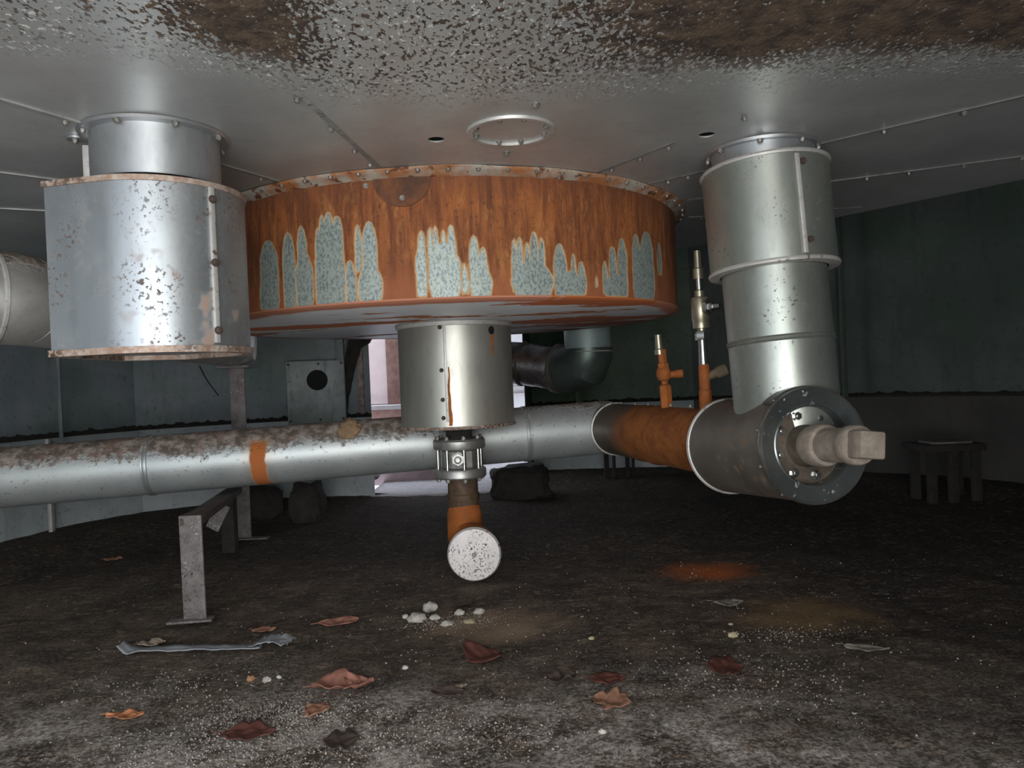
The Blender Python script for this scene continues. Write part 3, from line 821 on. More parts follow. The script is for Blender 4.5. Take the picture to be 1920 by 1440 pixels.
# ------------------------------------------------------------------ orange pipe length and the long pipe
E0 = at(1140, 802, 3.42); E1 = R0+ta*.03
rust = thing('rusted_pipe_length', 'bright orange rusted pipe length between the tee and the long grey pipe', 'pipe', (E0+E1)/2)
def orange_mat():
    n = N('orange_pipe_skin')
    x = n.xyz()
    t = n.add(x[1], n.mul(n.sub(n.noise(7, 4, .6), .5), .25))
    k = n.step(t, 3.14, 2.88)
    c = n.mix(n.step(n.noise(16, 4, .7), .38, .65), (.30, .095, .016), (.19, .056, .011))
    c = n.mix(n.mul(n.step(n.noise(60, 3, .7), .55, .7), .4), c, (.46, .19, .05))
    dk = n.mix(n.noise(14, 4), (.17, .135, .10), (.10, .075, .055))
    c = n.mix(k, dk, c)
    n.bump(n.noise(30, 4, .7), .3, .008)
    return n.done(c, n.fmix(k, .5, .75), n.fmix(k, .5, .05))
M['orangepipe'] = orange_mat()
d_ = (E1-E0)
path = [E0+d_*t for t in (0, .2, .34, .40, .46, .52, .57, .63, .75, 1)]
bend = Vector((.03, .0, -.0))
obj('pipe_skin', BM().tube(path, [.113, .111, .110, .1135, .107, .114, .107, .108, .107, .104], 64), M['orangepipe'], rust)
da = d_.normalized()
obj('joint_band', BM().lathe(E0+d_*.095, da, [(.111, -.006), (.117, -.004), (.118, .002), (.111, .006)], 64, False, False), M['seam'], rust)
s3 = []
for t in (.05, .16, .30, .42, .6, .74):
    p = E0+d_*t+Vector((0, 0, .112)); bolt(rust, p, (0, 0, 1), .006, 'bolt', 'screw')
PA = at(0, 896, 3.02); PB = at(1136, 801, 3.44)
ld = (PB-PA).normalized(); PA0 = PA-ld*.55
LRD = .122
def long_mat():
    n = N('long_pipe_skin')
    x = n.xyz()
    m = n.noise(5, 4, .6); c = n.mix(n.step(m, .32, .68), (.44, .465, .46), (.53, .55, .535))
    c = n.mix(n.mul(n.step(n.noise(60, 3, .7), .60, .70), .7), c, (.17, .14, .12))
    z = n.xyz(n.nor)[2]
    far = n.step(x[0], -.30, -.22)                                 # the dirt stops where the sleeve shelters the pipe
    tz = n.add(z, n.add(n.mul(n.sub(n.noise(7, 5, .7), .5), .9), n.mul(n.sub(n.noise(48, 3, .6), .5), .8)))
    tz = n.sub(tz, n.mul(far, .55))
    k = n.step(tz, .28, .56)
    dc_ = n.mix(n.step(n.noise(26, 4, .7), .38, .66), (.115, .085, .066), (.36, .30, .26))
    dc_ = n.mix(n.mul(n.step(n.noise(5, 3), .5, .65), n.step(x[0], -.9, -1.4)), dc_, (.20, .115, .09))
    c = n.mix(k, c, dc_)
    bx_ = n.add(x[0], n.add(n.mul(n.sub(n.noise(20, 3), .5), .02), n.mul(n.xyz(n.nor)[2], .0)))
    xo = at(487, 850, 3.1).x
    dd = n.math('ABSOLUTE', n.sub(bx_, xo))
    lowz = n.xyz()[2]
    o = n.mul(n.step(dd, .036, .026), n.step(n.add(z, n.mul(n.noise(20, 2), .2)), .78, .55))
    halo = n.mul(n.step(dd, .075, .03), n.step(z, .8, .5))
    c = n.mix(n.mul(halo, .4), c, (.46, .34, .22)); c = n.mix(o, c, (.42, .125, .03))
    kk = n.mx(k, o)
    n.bump(n.add(n.mul(k, n.noise(42, 4, .7)), n.mul(m, .05)), .7, .014)
    return n.done(c, n.fmix(kk, n.fmix(n.noise(10, 3), .42, .56), .9), n.fmix(kk, .62, 0.0))
M['long'] = long_mat()
lp = thing('long_clad_pipe', 'long dirty grey clad pipe crossing the whole left half at knee height', 'pipe', (PA+PB)/2)
obj('pipe_cladding', BM().tube([PA0+(PB-PA0)*k/24 for k in range(25)], LRD, 72), M['long'], lp)
for px, py in ((287, 872), (985, 810)):
    t = (at(px, py, 3.2).x)
    dd = min((abs((PA0+(PB-PA0)*k/400).x/(PA0+(PB-PA0)*k/400).y-ray(px, py).x/ray(px, py).y), k) for k in range(401))[1]
    c_ = PA0+(PB-PA0)*dd/400
    obj('joint_bead', BM().lathe(c_, ld, [(LRD-.002, -.014), (LRD+.004, -.011), (LRD+.004, -.004), (LRD+.0005, 0), (LRD+.004, .004), (LRD+.004, .011), (LRD-.002, .014)], 72, False, False), M['longpipe'], lp)
obj('elbow', BM().tube([PB-ld*.04, PB, E0+da*.02, E0+da*.05], [.1225, .1235, .1195, .114], 64), M['longpipe'], lp)
for k in range(7):
    p = PB-ld*.02+Vector((0, -math.sin(k*.5-.6), math.cos(k*.5-.6)))*.122
    bolt(lp, p, (0, -math.sin(k*.5-.6), math.cos(k*.5-.6)), .005, 'bolt_rust', 'screw')
# brown fungus-like lump on the pipe
lump_c = at(657, 800, 3.2)
cl = min(range(401), key=lambda k: abs((PA0+(PB-PA0)*k/400).x-lump_c.x)); cl = PA0+(PB-PA0)*cl/400
b = bmesh.new()
bmesh.ops.create_icosphere(b, subdivisions=4, radius=1)
for v in b.verts:
    k = 1+.22*noise.noise(v.co*2.2)+.12*noise.noise(v.co*6)
    v.co = Vector((v.co.x*.048*k, v.co.y*.016*k, v.co.z*.055*k))
bmesh.ops.rotate(b, verts=b.verts, cent=(0, 0, 0), matrix=Matrix.Rotation(-.75, 3, 'X'))
bmesh.ops.translate(b, verts=b.verts, vec=cl+Vector((0, -.70, .72)).normalized()*(LRD+.004))
tag(obj('dried_mud_clump', b, plain('tan_crust', (.34, .22, .12), (.20, .13, .08), .9, 0, 26, .8), ang=180, base=cl+Vector((0, -.08, .09))), 'tan crusty clump stuck on top of the long pipe left of the stainless cylinder', 'mud clump')

# ------------------------------------------------------------------ two small valves standing on the orange pipe
def axis_at_px(px):
    rr_ = ray(px, 790); k = min(range(201), key=lambda i: abs((E0+d_*i/200).x/(E0+d_*i/200).y-rr_.x/rr_.y)); return E0+d_*k/200
c1 = axis_at_px(1252); z0 = c1.z+.105; sz = c1.y/FPX
v1 = thing('small_rusty_valve', 'small orange-rusted valve with a pale nozzle standing on the orange pipe', 'valve', (c1.x, c1.y, z0))
h = lambda py: at(1250, py, c1.y).z-(z0-.01)
L1 = (-.05, 0, 1)
obj('valve_stalk', BM().lathe((c1.x, c1.y, z0-.01), L1, [(.023, 0), (.023, h(724)), (.020, h(722)), (.0125, h(720)), (.0125, h(714)), (.019, h(712))], 6), M['orange'], v1)
obj('valve_body', BM().lathe((c1.x, c1.y, z0-.01), L1, [(.014, h(714)), (.022, h(711)), (.027, h(704)), (.027, h(697)), (.022, h(690)), (.020, h(689))], 24), M['orange'], v1)
obj('packing_nut', BM().lathe((c1.x, c1.y, z0-.01), L1, [(.021, h(690)), (.021, h(681)), (.016, h(680)), (.0165, h(664)), (.0165, h(655))], 6), M['orange'], v1)
obj('nozzle', BM().lathe((c1.x-.008, c1.y, z0-.01), L1, [(.0175, h(664)), (.0175, h(655)), (.0145, h(653)), (.0115, h(630)), (.0115, h(627))], 24), M['brass'], v1)
pv = Vector((c1.x-.004, c1.y, z0-.01+h(703)))
obj('side_port', BM().lathe(pv, (1, -.1, .05), [(.013, 0), (.013, .040), (.016, .041), (.016, .066)], 20), M['orange'], v1)
c2 = axis_at_px(1326); z0 = c2.z+.10; sz = c2.y/FPX
v2 = thing('tall_sampling_valve', 'tall slim valve stack with bright nuts beside the right column', 'valve', (c2.x, c2.y, z0))
h = lambda py: at(1326, py, c2.y).z-(z0-.012)
L2 = (-.02, -.01, 1)
base2 = Vector((c2.x, c2.y, z0-.012))
obj('rusty_riser', BM().lathe(base2, L2, [(.021, 0), (.021, h(732)), (.018, h(730)), (.018, h(688)), (.015, h(682))], 28), M['orange'], v2)
obj('bright_pipe', BM().lathe(base2, L2, [(.0155, h(686)), (.0145, h(660)), (.0135, h(634))], 24), M['chrome'], v2)
obj('hex_nut', BM().lathe(base2, L2, [(.022, h(637)), (.024, h(635)), (.024, h(622)), (.022, h(620))], 6), M['chrome'], v2)
obj('body', BM().lathe(base2, L2, [(.014, h(621)), (.014, h(616)), (.028, h(615)), (.028, h(602)), (.030, h(600)), (.030, h(560)), (.027, h(557)), (.017, h(556)), (.017, h(545))], 36), M['brass'], v2)
obj('bright_stem', BM().lathe(base2, L2, [(.017, h(557)), (.016, h(545)), (.011, h(543)), (.011, h(522))], 24), M['chrome'], v2)
obj('top_nozzle', BM().lathe(base2, L2, [(.0185, h(523)), (.0185, h(504)), (.0135, h(502)), (.0115, h(471)), (.0115, h(470))], 24), M['brass'], v2)
pb = base2+Vector(L2)*h(577)
obj('side_nut', BM().lathe(pb+Vector((.012, -.02, 0)), (.75, -.66, 0), [(.028, 0), (.028, .012), (.018, .014), (.018, .026), (.011, .027), (.011, .05)], 6), M['chrome'], v2)
obj('lower_branch', BM().lathe(base2+Vector(L2)*h(708), (1, -.05, .35), [(.013, .0), (.015, .04), (.02, .045), (.02, .075)], 20), plain('dusty_branch', (.20, .16, .11), (.13, .09, .05), .8), v2)

# ------------------------------------------------------------------ upper left pipe behind the box, its post
U0 = at(38, 562, 2.25); U1 = at(428, 634, 3.66)
ud = (U1-U0).normalized(); UR = .137
up = thing('upper_clad_pipe', 'grey clad pipe running back behind the left box with a dirty rounded end', 'pipe', (U0+U1)/2)
obj('pipe_run', BM().tube([U0, U0+(U1-U0)*.5, U1, U1+ud*.05+Vector((.05, 0, 0)), U1+ud*.06+Vector((.10, -.0, 0))], [UR, UR, UR, UR*.98, UR*.80], 56), M['capdirt'], up)
b = bmesh.new(); q = BM()
outd = (-ud*.7+Vector((-.5, -.0, 0))).normalized()
obj('round_end', BM().tube([U0+ud*.02, U0, U0+outd*.06, U0+outd*.12], [UR, UR*1.01, UR*1.0, UR*.93], 56), M['capdirt'], up)
obj('end_band', BM().lathe(U0+outd*.075, outd, [(UR*.97, -.008), (UR*1.02, -.004), (UR*1.02, .004), (UR*.94, .01)], 56, False, False), M['seam'], up)

pk = at(458, 1012, 3.72)
post2 = thing('tall_support_post', 'tall narrow steel post behind the long pipe holding up the upper pipe', 'support post', (pk.x, pk.y, 0))
ptop = at(432, 690, 3.70)
obj('angle_post', BM().beam((pk.x, pk.y, .0), (pk.x+.0, pk.y, ptop.z-.0), .075, .012, up=(0, 1, 0)).beam((pk.x-.034, pk.y+.035, .0), (pk.x-.034, pk.y+.035, ptop.z), .010, .07, up=(0, 1, 0)), M['post'], post2)
obj('foot_plate', BM().box((pk.x+.03, pk.y-.02, .010), (.20, .05, .007), None, .002), M['post'], post2)
obj('saddle', BM().box((pk.x, pk.y, ptop.z+.004), (.16, .12, .014), None, .002), M['post'], post2)

# front support: short post, cross beam, brace
fk = at(366, 1150, 2.42)
fp = thing('pipe_support_frame', 'low weathered steel frame with a short front post under the long pipe', 'support frame', (fk.x, fk.y, 0))
ztop = at(362, 966, 2.42).z
obj('front_post', BM().beam((fk.x, fk.y, .01), (fk.x-.002, fk.y, ztop), .074, .010, up=(0, 1, 0)).beam((fk.x-.033, fk.y+.035, .01), (fk.x-.033, fk.y+.035, ztop), .008, .07, up=(0, 1, 0)), M['post'], fp)
obj('foot_plate', BM().box((fk.x-.012, fk.y-.005, .010), (.14, .05, .007), Matrix.Rotation(.12, 3, 'Z'), .001), M['post'], fp)
pu = Vector((-1.12, 3.30, ztop-.03))
pu = at(440, 930, 3.45)
M['oldbeam'] = plain('dirty_beam', (.085, .066, .054), (.045, .034, .028), .85, .1, 20, .4)
obj('cross_beam', BM().beam((fk.x, fk.y, ztop-.02), (pu.x, pu.y, .285), .07, .026), M['oldbeam'], fp)
obj('rear_post', BM().beam((pu.x-.03, pu.y, .0), (pu.x-.03, pu.y, .28), .06, .05), M['debris'], fp)
obj('brace', BM().beam(at(398, 992, 3.0), at(420, 946, 3.0), .055, .012, up=(0, 1, 0)), M['post'], fp)

# ------------------------------------------------------------------ back: hanging pipe, wrapped pipe
g0 = at(1105, 600, 4.0); g1 = at(1103, 660, 4.0)
bp = thing('blue_grey_drop_pipe', 'pale blue-grey pipe hanging behind the drum on the right', 'pipe', (g1.x, g1.y, g1.z))
obj('drop_pipe', BM().lathe((g1.x, g1.y, g1.z), (0, 0, 1), [(.126, 0), (.126, CZ-g1.z)], 56), M['backpipe'], bp)
obj('elbow', BM().tube([g1+Vector((0, 0, .02)), g1, g1+Vector((-.02, .02, -.06)), g1+Vector((-.08, .08, -.08)), g1+Vector((-.15, .15, -.085))], [.128, .132, .140, .136, .126], 48), metal('dark_elbow', (.07, .09, .08), (.11, .14, .12), (.35, .5), .6, 8), bp)
obj('joint_rim', BM().lathe((g1.x, g1.y, g1.z-.004), (0, 0, 1), [(.126, 0), (.131, .004), (.126, .010)], 56, False, False), M['seam'], bp)
wp = thing('foil_wrapped_pipe', 'dark shiny wrapped pipe running left from the blue-grey pipe behind the drum', 'pipe', g1+Vector((-.5, .18, -.09)))
f0 = g1+Vector((-.12, .14, -.085)); f1 = at(900, 672, 4.35)
pp = [f0+(f1-f0)*k/14 for k in range(15)]
obj('wrapped_run', BM().tube(pp, [.120+.010*noise.noise(Vector((k*1.7, 0, 0))) for k in range(15)], 40), M['foil'], wp)
fd = (f1-f0).normalized()
obj('band', BM().lathe(f0+fd*.03, fd, [(.12, -.03), (.136, -.025), (.140, .0), (.134, .03), (.12, .035)], 40, False, False), M['darkmetal'], wp)
obj('band', BM().lathe(f0+fd*.25, fd, [(.118, -.008), (.128, -.005), (.128, .005), (.118, .008)], 40, False, False), M['darkmetal'], wp)

# ------------------------------------------------------------------ back opening and what lies outside
J0 = at(686, 900, 4.98)
door = obj('door_1', BM().box((J0.x+.0, 5.0, .72), (.035, .10, 1.5), None, .004), M['jamb']); struct(door, 'open doorway in the back wall behind the long pipe')
jr = Vector((.115, 5.55, 0))
obj('jamb', BM().box((jr.x, 5.50, .75), (.05, .12, 1.5), None, .004), M['black'], door)
obj('lintel', BM().box(((J0.x+jr.x)/2, 5.2, 1.44), (1.4, .7, .30), None, .004), M['debris'], door)
obj('threshold', BM().box(((J0.x+jr.x)/2-.0, 5.35, -.02), (1.2, .2, .05), Matrix.Rotation(.5, 3, 'Z'), .004), M['jamb'], door)
# torn dark rubber flap at the left of the doorway
b = bmesh.new(); fr = []
for k in range(26):
    t = k/25; z = 1.25-.72*t
    xo = J0.x-.13+.14*(1-t)**2+.0
    wv = .10*(1-t)**1.2+.035+.018*noise.noise(Vector((t*9, 1, 0)))
    if .25 < t < .33: wv += .04
    yy = 4.90
    fr.append([b.verts.new((xo, yy, z)), b.verts.new((xo+wv*.5, yy-.02, z)), b.verts.new((xo+wv, yy+.01, z)), b.verts.new((xo+wv, yy+.03, z)), b.verts.new((xo, yy+.03, z))])
for k in range(25):
    for j in range(5): b.faces.new((fr[k][j], fr[k][(j+1) % 5], fr[k+1][(j+1) % 5], fr[k+1][j]))
b.faces.new(fr[0][::-1]); b.faces.new(fr[-1])
fo = tag(obj('torn_rubber_flap', b, M['debris'], base=(J0.x-.03, 4.9, .9)), 'torn black rubber flap hanging along the left side of the back doorway', 'rubber flap')

hem = obj('hem', BM().tube([(J0.x-.145+.14*(1-k/25)**2, 4.875, 1.25-.72*k/25) for k in range(26)], .005, 8), M['jamb'], None)
hem.parent = fo; hem.location = -Vector((J0.x-.03, 4.9, .9))
wire = tag(obj('hanging_wire', BM().tube([at(px, py, 3.6) for px, py in ((374, 686), (384, 706), (396, 724), (410, 742))], .003, 6), M['black'], base=at(374, 686, 3.6)), 'thin black wire dangling under the end of the upper clad pipe', 'wire')
def ledge_dirt(path, seed):
    q = BM(); rows = []
    pp_ = inset(path, .0)
    for i, p in enumerate(pp_):
        t = (pp_[min(i+1, len(pp_)-1)]-pp_[max(i-1, 0)]).normalized(); n_ = Vector((t.y, -t.x))
        hh = .018+.022*abs(noise.noise(Vector((seed, i*.9, 0))))+.01*abs(noise.noise(Vector((seed, i*3.1, 2))))
        rows.append([q.b.verts.new((*(p+n_*o_), LEDGE+z_)) for o_, z_ in ((-.005, -.002), (-.005, hh), (.03, hh*.9), (.055, hh*.35), (.058, -.002))])
    for i in range(len(rows)-1):
        for k in range(5): q.b.faces.new((rows[i][k], rows[i+1][k], rows[i+1][(k+1) % 5], rows[i][(k+1) % 5]))
    q.b.faces.new(rows[0][::-1]); q.b.faces.new(rows[-1]); return q
def dense(path, m=8):
    o = []
    for i in range(len(path)-1):
        for j in range(m): o.append(path[i].lerp(path[i+1], j/m))
    return o+[path[-1]]
for pth, lab, sd_ in ((BACKL, 'black dirt heaped on the wall ledge left of the back doorway', 2), (BACKR, 'black dirt heaped on the wall ledge right of the back doorway', 5),
                     (RIGHT, 'dark dirt lying on the ledge of the right wall', 7), (LEFT, 'dark dirt lying on the ledge of the left wall', 9)):
    tag(obj('ledge_dirt', ledge_dirt(dense(pth), sd_), M['debris'], ang=60), lab, 'dirt', kind='stuff')

# outside
struct(obj('floor', BM().box((-.3, -3.2, -.06), (9, 5.6, .08)), M['gravel']))  # unseen pale ground before the entrance, added to bounce light up inside
struct(obj('floor', BM().box((-.42, 6.7, -.012), (1.14, 3.6, .05)), M['gravel']))
WY = 6.75
wo = struct(obj('wall_outside', BM().box((-.4, WY+.05, 1.1), (7, .08, 2.6)), M['whitepaint']))
def wpx(px, py, yy): return at(px, py, yy)
def outer(px0, px1, py0, py1, yy, dep, mat):
    a, c = at(px0, py1, yy), at(px1, py0, yy)
    return trim(obj('trim', BM().box(((a.x+c.x)/2, yy, (a.z+c.z)/2), (abs(c.x-a.x), dep, abs(c.z-a.z)), None, .003), mat))
outer(640, 724, 560, 760, WY-.02, .05, M['pink'])
outer(728, 748, 560, 758, WY-.03, .04, M['brownboard'])
outer(640, 800, 757, 763, WY-.08, .10, M['whitepaint'])
outer(640, 830, 764, 790, WY-.05, .06, M['brownboard'])
outer(600, 832, 860, 914, 5.62, .06, plain('mauve_board', (.28, .20, .21), (.20, .14, .15), .7, 0, 10, .1))
for py in (722, 735):
    outer(955, 1010, py, py+1.5, WY-.0, .02, M['brownboard'])

# panel with a round hole on the back wall
pc = at(588, 735, 4.74)
pn = obj('access_panel', BM().box((0, 0, 0), (.36, .02, .40), None, .003), M['panel'])
cut(pn, [obj('cutter', BM().lathe((.01, -.1, .075), (0, 1, 0), [(.066, 0), (.066, .2)], 40), M['black'])])
pn.location = (pc.x, 4.80, pc.z); pn.rotation_euler = (0, 0, .30)
tag(pn, 'stained pale metal panel with a dark round hole on the back wall', 'wall panel')
dk = obj('hole_blackout', BM().lathe((.01, .012, .075), (0, 1, 0), [(.075, 0), (.075, .006)], 40), M['black'], None)  # black disc behind the panel, stands for the shade inside the hole
dk.parent = pn
for sx in (-.165, .02, .165):
    for sz_ in (-.18, .18):
        o = obj('screw', BM().lathe((sx, -.010, sz_), (0, -1, 0), [(.008, 0), (.007, .004)], 12), M['bolt_rust'], None); o.parent = pn

# wall joints
upright(1577, 560, 4.86, LEDGE, 1.72, M['wall_right'])
upright(112, 750, 3.90, LEDGE, 1.72, M['wall_left'], .02, .012)
upright(97, 980, 3.88, 0, LEDGE, M['seam'], .02)
upright(640, 720, 4.86, LEDGE, 1.72, M['wall_left'], .05)
upright(1085, 730, 5.50, LEDGE, 1.4, M['wall_back'], .05)

# ------------------------------------------------------------------ blank ring on the ceiling
rg = on_z(958, 245, CZ)
ring = thing('blank_ring_flange', 'pale round ring bolted flat to the ceiling in front of the drum', 'ring flange', (rg.x, rg.y, CZ-.006))
obj('ring', BM().lathe((rg.x, rg.y, CZ-.0065), (0, 0, 1), [(.094, .0065), (.094, 0), (.106, 0), (.108, .0065)], 80, False, False), M['seam'], ring)
for k in range(8):
    a = math.radians(20+k*45+(8 if k % 2 else 0)); bolt(ring, (rg.x+.088*math.cos(a), rg.y+.088*math.sin(a), CZ), (0, 0, -1), .0058, 'bolt', spin=k)
for px, py in ((950, 286), (1005, 195)):
    p = on_z(px, py, CZ); bolt(ceil, (p.x, p.y, CZ), (0, 0, -1), .007)

# ------------------------------------------------------------------ things lying about at the back
def lumpy(name, c, size, seed, mat, label, cat, amp=.25, group=None, sub=4, zrot=0):
    b = bmesh.new(); bmesh.ops.create_icosphere(b, subdivisions=sub, radius=1)
    for v in b.verts:
        o = v.co.copy()
        p = Vector([math.copysign(abs(q)**.6, q) for q in o])
        k = 1+amp*noise.noise(o*1.6+Vector((seed, 0, 0)))+amp*.5*noise.noise(o*5+Vector((seed, 3, 0)))
        v.co = Vector((p.x*size[0]*k/2, p.y*size[1]*k/2, p.z*size[2]*k/2))
    bmesh.ops.rotate(b, verts=b.verts, cent=(0, 0, 0), matrix=Matrix.Rotation(zrot, 3, 'Z'))
    bmesh.ops.translate(b, verts=b.verts, vec=Vector(c)+Vector((0, 0, size[2]*.42)))
    return tag(obj(name, b, mat, ang=180, base=c), label, cat, group)
p = on_z(975, 938, 0)
lumpy('rubble_heap', (p.x, 4.75, -.01), (.40, .3, .22), 3, M['debris'], 'black heap of rubble in front of the doorway right of the valve', 'rubble heap')
p = on_z(500, 960, 0)
lumpy('rubble_heap', (p.x, 4.35, -.01), (.30, .22, .20), 8, M['debris'], 'black rubble heap behind the tall support post', 'rubble heap')
p = on_z(592, 965, 0)
lumpy('rubble_heap', (p.x, 4.2, -.01), (.18, .2, .24), 12, M['debris'], 'narrow black rubble heap below the hole in the back panel', 'rubble heap')
# dark post group behind the orange pipe
for i, (px, wd) in enumerate(((1145, .075), (1183, .06))):
    p = at(px, 890, 5.2)
    o = thing('support_post', ('left' if i == 0 else 'right')+' of two dark legs by the back wall under the pipe elbow', 'support post', (p.x, 5.2, 0), 'dark legs under the pipe elbow')
    obj('leg_bar', BM().beam((p.x-wd*.35, 5.2, 0), (p.x-wd*.35, 5.2, .40), wd*.45, .03, up=(0, 1, 0)), M['debris'], o)
    obj('leg_bar', BM().beam((p.x+wd*.42, 5.24, 0), (p.x+wd*.42, 5.24, .40), wd*.3, .03, up=(0, 1, 0)), M['debris'], o)
# low stand by the right wall
tp = at(1768, 836, 3.95)
stn = thing('low_iron_stand', 'low dark iron stand in the shadow at the right', 'stand', (tp.x, 3.95, 0))
obj('stand_top', BM().box((tp.x, 3.95, tp.z), (.32, .24, .035), None, .004), M['debris'], stn)
obj('top_plate', BM().box((tp.x+.01, 3.95, tp.z+.022), (.20, .16, .012), None, .003), M['post'], stn)
for sx in (-.11, .0, .12):
    for sy in (-.08, .08):
        if sx == 0 and sy > 0: continue
        obj('leg', BM().beam((tp.x+sx, 3.95+sy, 0), (tp.x+sx, 3.95+sy, tp.z-.01), .045, .03, up=(0, 1, 0)), M['debris'], stn)

# ------------------------------------------------------------------ things on the floor
def leaf_mat(name, a, b): return plain(name, a, b, .75, 0, 40, .15)
LM = {'tan': leaf_mat('tan_leaf', (.30, .15, .095), (.22, .10, .06)), 'red': leaf_mat('red_leaf', (.115, .035, .022), (.07, .022, .015)),
      'orange': leaf_mat('orange_leaf', (.42, .17, .07), (.32, .12, .05)), 'pink': leaf_mat('pink_leaf', (.32, .14, .10), (.24, .10, .07)),
      'dark': leaf_mat('dark_leaf', (.045, .030, .024), (.07, .045, .035)), 'pale': leaf_mat('pale_leaf', (.32, .25, .19), (.24, .18, .13)),
      'grey': leaf_mat('grey_leaf', (.20, .17, .14), (.13, .11, .09))}
def leaf(px, py, L, ang, wid, mat, label, lobes=0, curl=.3, seed=0, fold=.25, name='oak_leaf'):
    p = on_z(px, py, .012)
    t = thing(name, label, 'leaf', (p.x, p.y, hfloor(p.x, p.y)), 'fallen leaves on the dirt floor')
    K, Wn = 30, 6; wid *= 1.75
    R = Matrix.Rotation(ang, 3, 'Z'); b = bmesh.new(); V = []
    for k in range(K+1):
        u = k/K
        hw = wid/2*max(.04, math.sin(PI*min(1, u*.97+.02))**.8)
        if lobes: hw *= .68+.36*abs(math.sin(u*lobes*PI+seed))
        hw *= 1+.25*noise.noise(Vector((seed, u*5, 0)))
        row = []
        for j in range(-Wn, Wn+1):
            s = j/Wn; x_ = (u-.5)*L; y_ = s*hw
            z_ = .004+1.25*fold*abs(y_)*(.6+.5*noise.noise(Vector((seed+3, u*3, s))))+curl*L*.18*(2*u-1)**2*(1 if seed % 2 else .5)+.006*noise.noise(Vector((u*5+seed, s*3, 2)))
            q = R @ Vector((x_, y_, 0)); row.append(b.verts.new((p.x+q.x, p.y+q.y, max(.002, z_)+max(hfloor(p.x, p.y), hfloor(p.x+q.x, p.y+q.y)))))
        V.append(row)
    for k in range(K):
        for j in range(2*Wn): b.faces.new((V[k][j], V[k][j+1], V[k+1][j+1], V[k+1][j]))
    bl = obj('blade', b, LM[mat], t, ang=80)
    md = bl.modifiers.new('thickness', 'SOLIDIFY'); md.thickness = .0012
    s0_ = Vector((p.x, p.y, hfloor(p.x, p.y)))+R @ Vector((-L/2, 0, 0)); s1_ = Vector((p.x, p.y, hfloor(p.x, p.y)))+R @ Vector((-L/2-L*.18, .01, 0))
    zz = max(hfloor(s0_.x, s0_.y), hfloor(s1_.x, s1_.y), hfloor(p.x, p.y))+.007
    s0_.z = zz+.004; s1_.z = zz
    obj('stalk', BM().tube([s0_, s1_], .0011, 6), LM[mat], t)
    return t
leaf(235, 1336, .085, .15, .028, 'orange', 'bright orange curled leaf at the lower left', 2, .3, 1)
leaf(465, 1376, .115, .05, .055, 'red', 'broad dark red-brown oak leaf lying on pale grit at the bottom left', 3, .05, 2)
leaf(635, 1165, .125, .28, .05, 'pink', 'long pinkish-brown torn leaf left of the pale stones', 2, .35, 3)
leaf(630, 1283, .12, .12, .075, 'pink', 'crumpled reddish-brown leaf below the pinkish torn one', 2, .5, 4, .5)
leaf(672, 1280, .06, .9, .06, 'pink', 'small upright curled reddish leaf touching the crumpled reddish leaf', 1, .7, 5, .7)
leaf(594, 1330, .075, 1.3, .035, 'tan', 'small brown leaf pointing down beside the pale grit', 1, .1, 6)
leaf(285, 1205, .075, .35, .04, 'pale', 'pale tan curled leaf by the foot of the front post', 2, .4, 7, .4)
leaf(495, 1182, .075, .0, .03, 'tan', 'narrow brown leaf to the right of the front post foot', 2, .2, 8)
leaf(212, 1047, .08, .2, .035, 'tan', 'dull brown leaf near the left wall', 2, .2, 9)
leaf(908, 1228, .10, .6, .10, 'red', 'large curled dark red leaf under the round white cover', 1, .5, 10, .35)
leaf(838, 1302, .085, -.35, .04, 'dark', 'dark folded leaf with a pale edge left of centre at the bottom', 1, .5, 11, .6)
leaf(858, 1284, .045, .35, .012, 'pale', 'thin pale leaf shred behind the dark folded leaf', 0, .1, 12)
leaf(1148, 1312, .085, -.35, .06, 'tan', 'brown oak leaf with spiky lobes at the bottom centre right', 3, .3, 13, .3)
leaf(1365, 1123, .095, -.1, .04, 'grey', 'grey-brown lobed oak leaf by the orange patch', 4, .1, 14, .05)
leaf(1360, 1244, .085, -.15, .075, 'red', 'rust-red square-ended leaf right of centre', 0, .1, 15, .1)
leaf(1410, 1262, .06, -.05, .018, 'dark', 'small black leaf next to the rust-red leaf', 0, .05, 16, .05)
leaf(1625, 1209, .11, -.35, .028, 'grey', 'slim grey leaf far out at the right', 2, .1, 17, .1)
leaf(1052, 1268, .075, .3, .06, 'dark', 'dark curled leaf right of the dark red leaf', 1, .5, 18, .5)
leaf(640, 1384, .075, .15, .06, 'dark', 'dark torn leaf at the bottom edge below the crumpled leaf', 2, .4, 19, .12)
leaf(1140, 1268, .09, .0, .05, 'red', 'faded red leaf flat behind the spiky brown leaf', 1, .05, 20, .05)
leaf(865, 1126, .08, -.2, .05, 'dark', 'dark brown leaf behind the pale stones', 1, .2, 21, .2)

def stone(px, py, s, seed, label, mat, group='pale stones on the floor', flat=.65, name='stone'):
    p = on_z(px, py, 0); b = bmesh.new(); bmesh.ops.create_icosphere(b, subdivisions=3, radius=1)
    for v in b.verts:
        k = 1+.35*noise.noise(v.co*1.5+Vector((seed, 0, 0)))+.2*noise.noise(v.co*4+Vector((0, seed, 0)))
        v.co = Vector((v.co.x*s*k/2, v.co.y*s*.8*k/2, v.co.z*s*flat*k/2))
    hh = hfloor(p.x, p.y)
    bmesh.ops.translate(b, verts=b.verts, vec=(p.x, p.y, hh+s*flat*.32))
    return tag(obj(name, b, mat, ang=40, base=(p.x, p.y, hh)), label, 'stone', group)
SM = plain('pale_stone', (.46, .43, .38), (.34, .31, .27), .9, 0, 40, .5)
SB_ = plain('buff_stone', (.42, .34, .22), (.30, .24, .15), .9, 0, 40, .5)
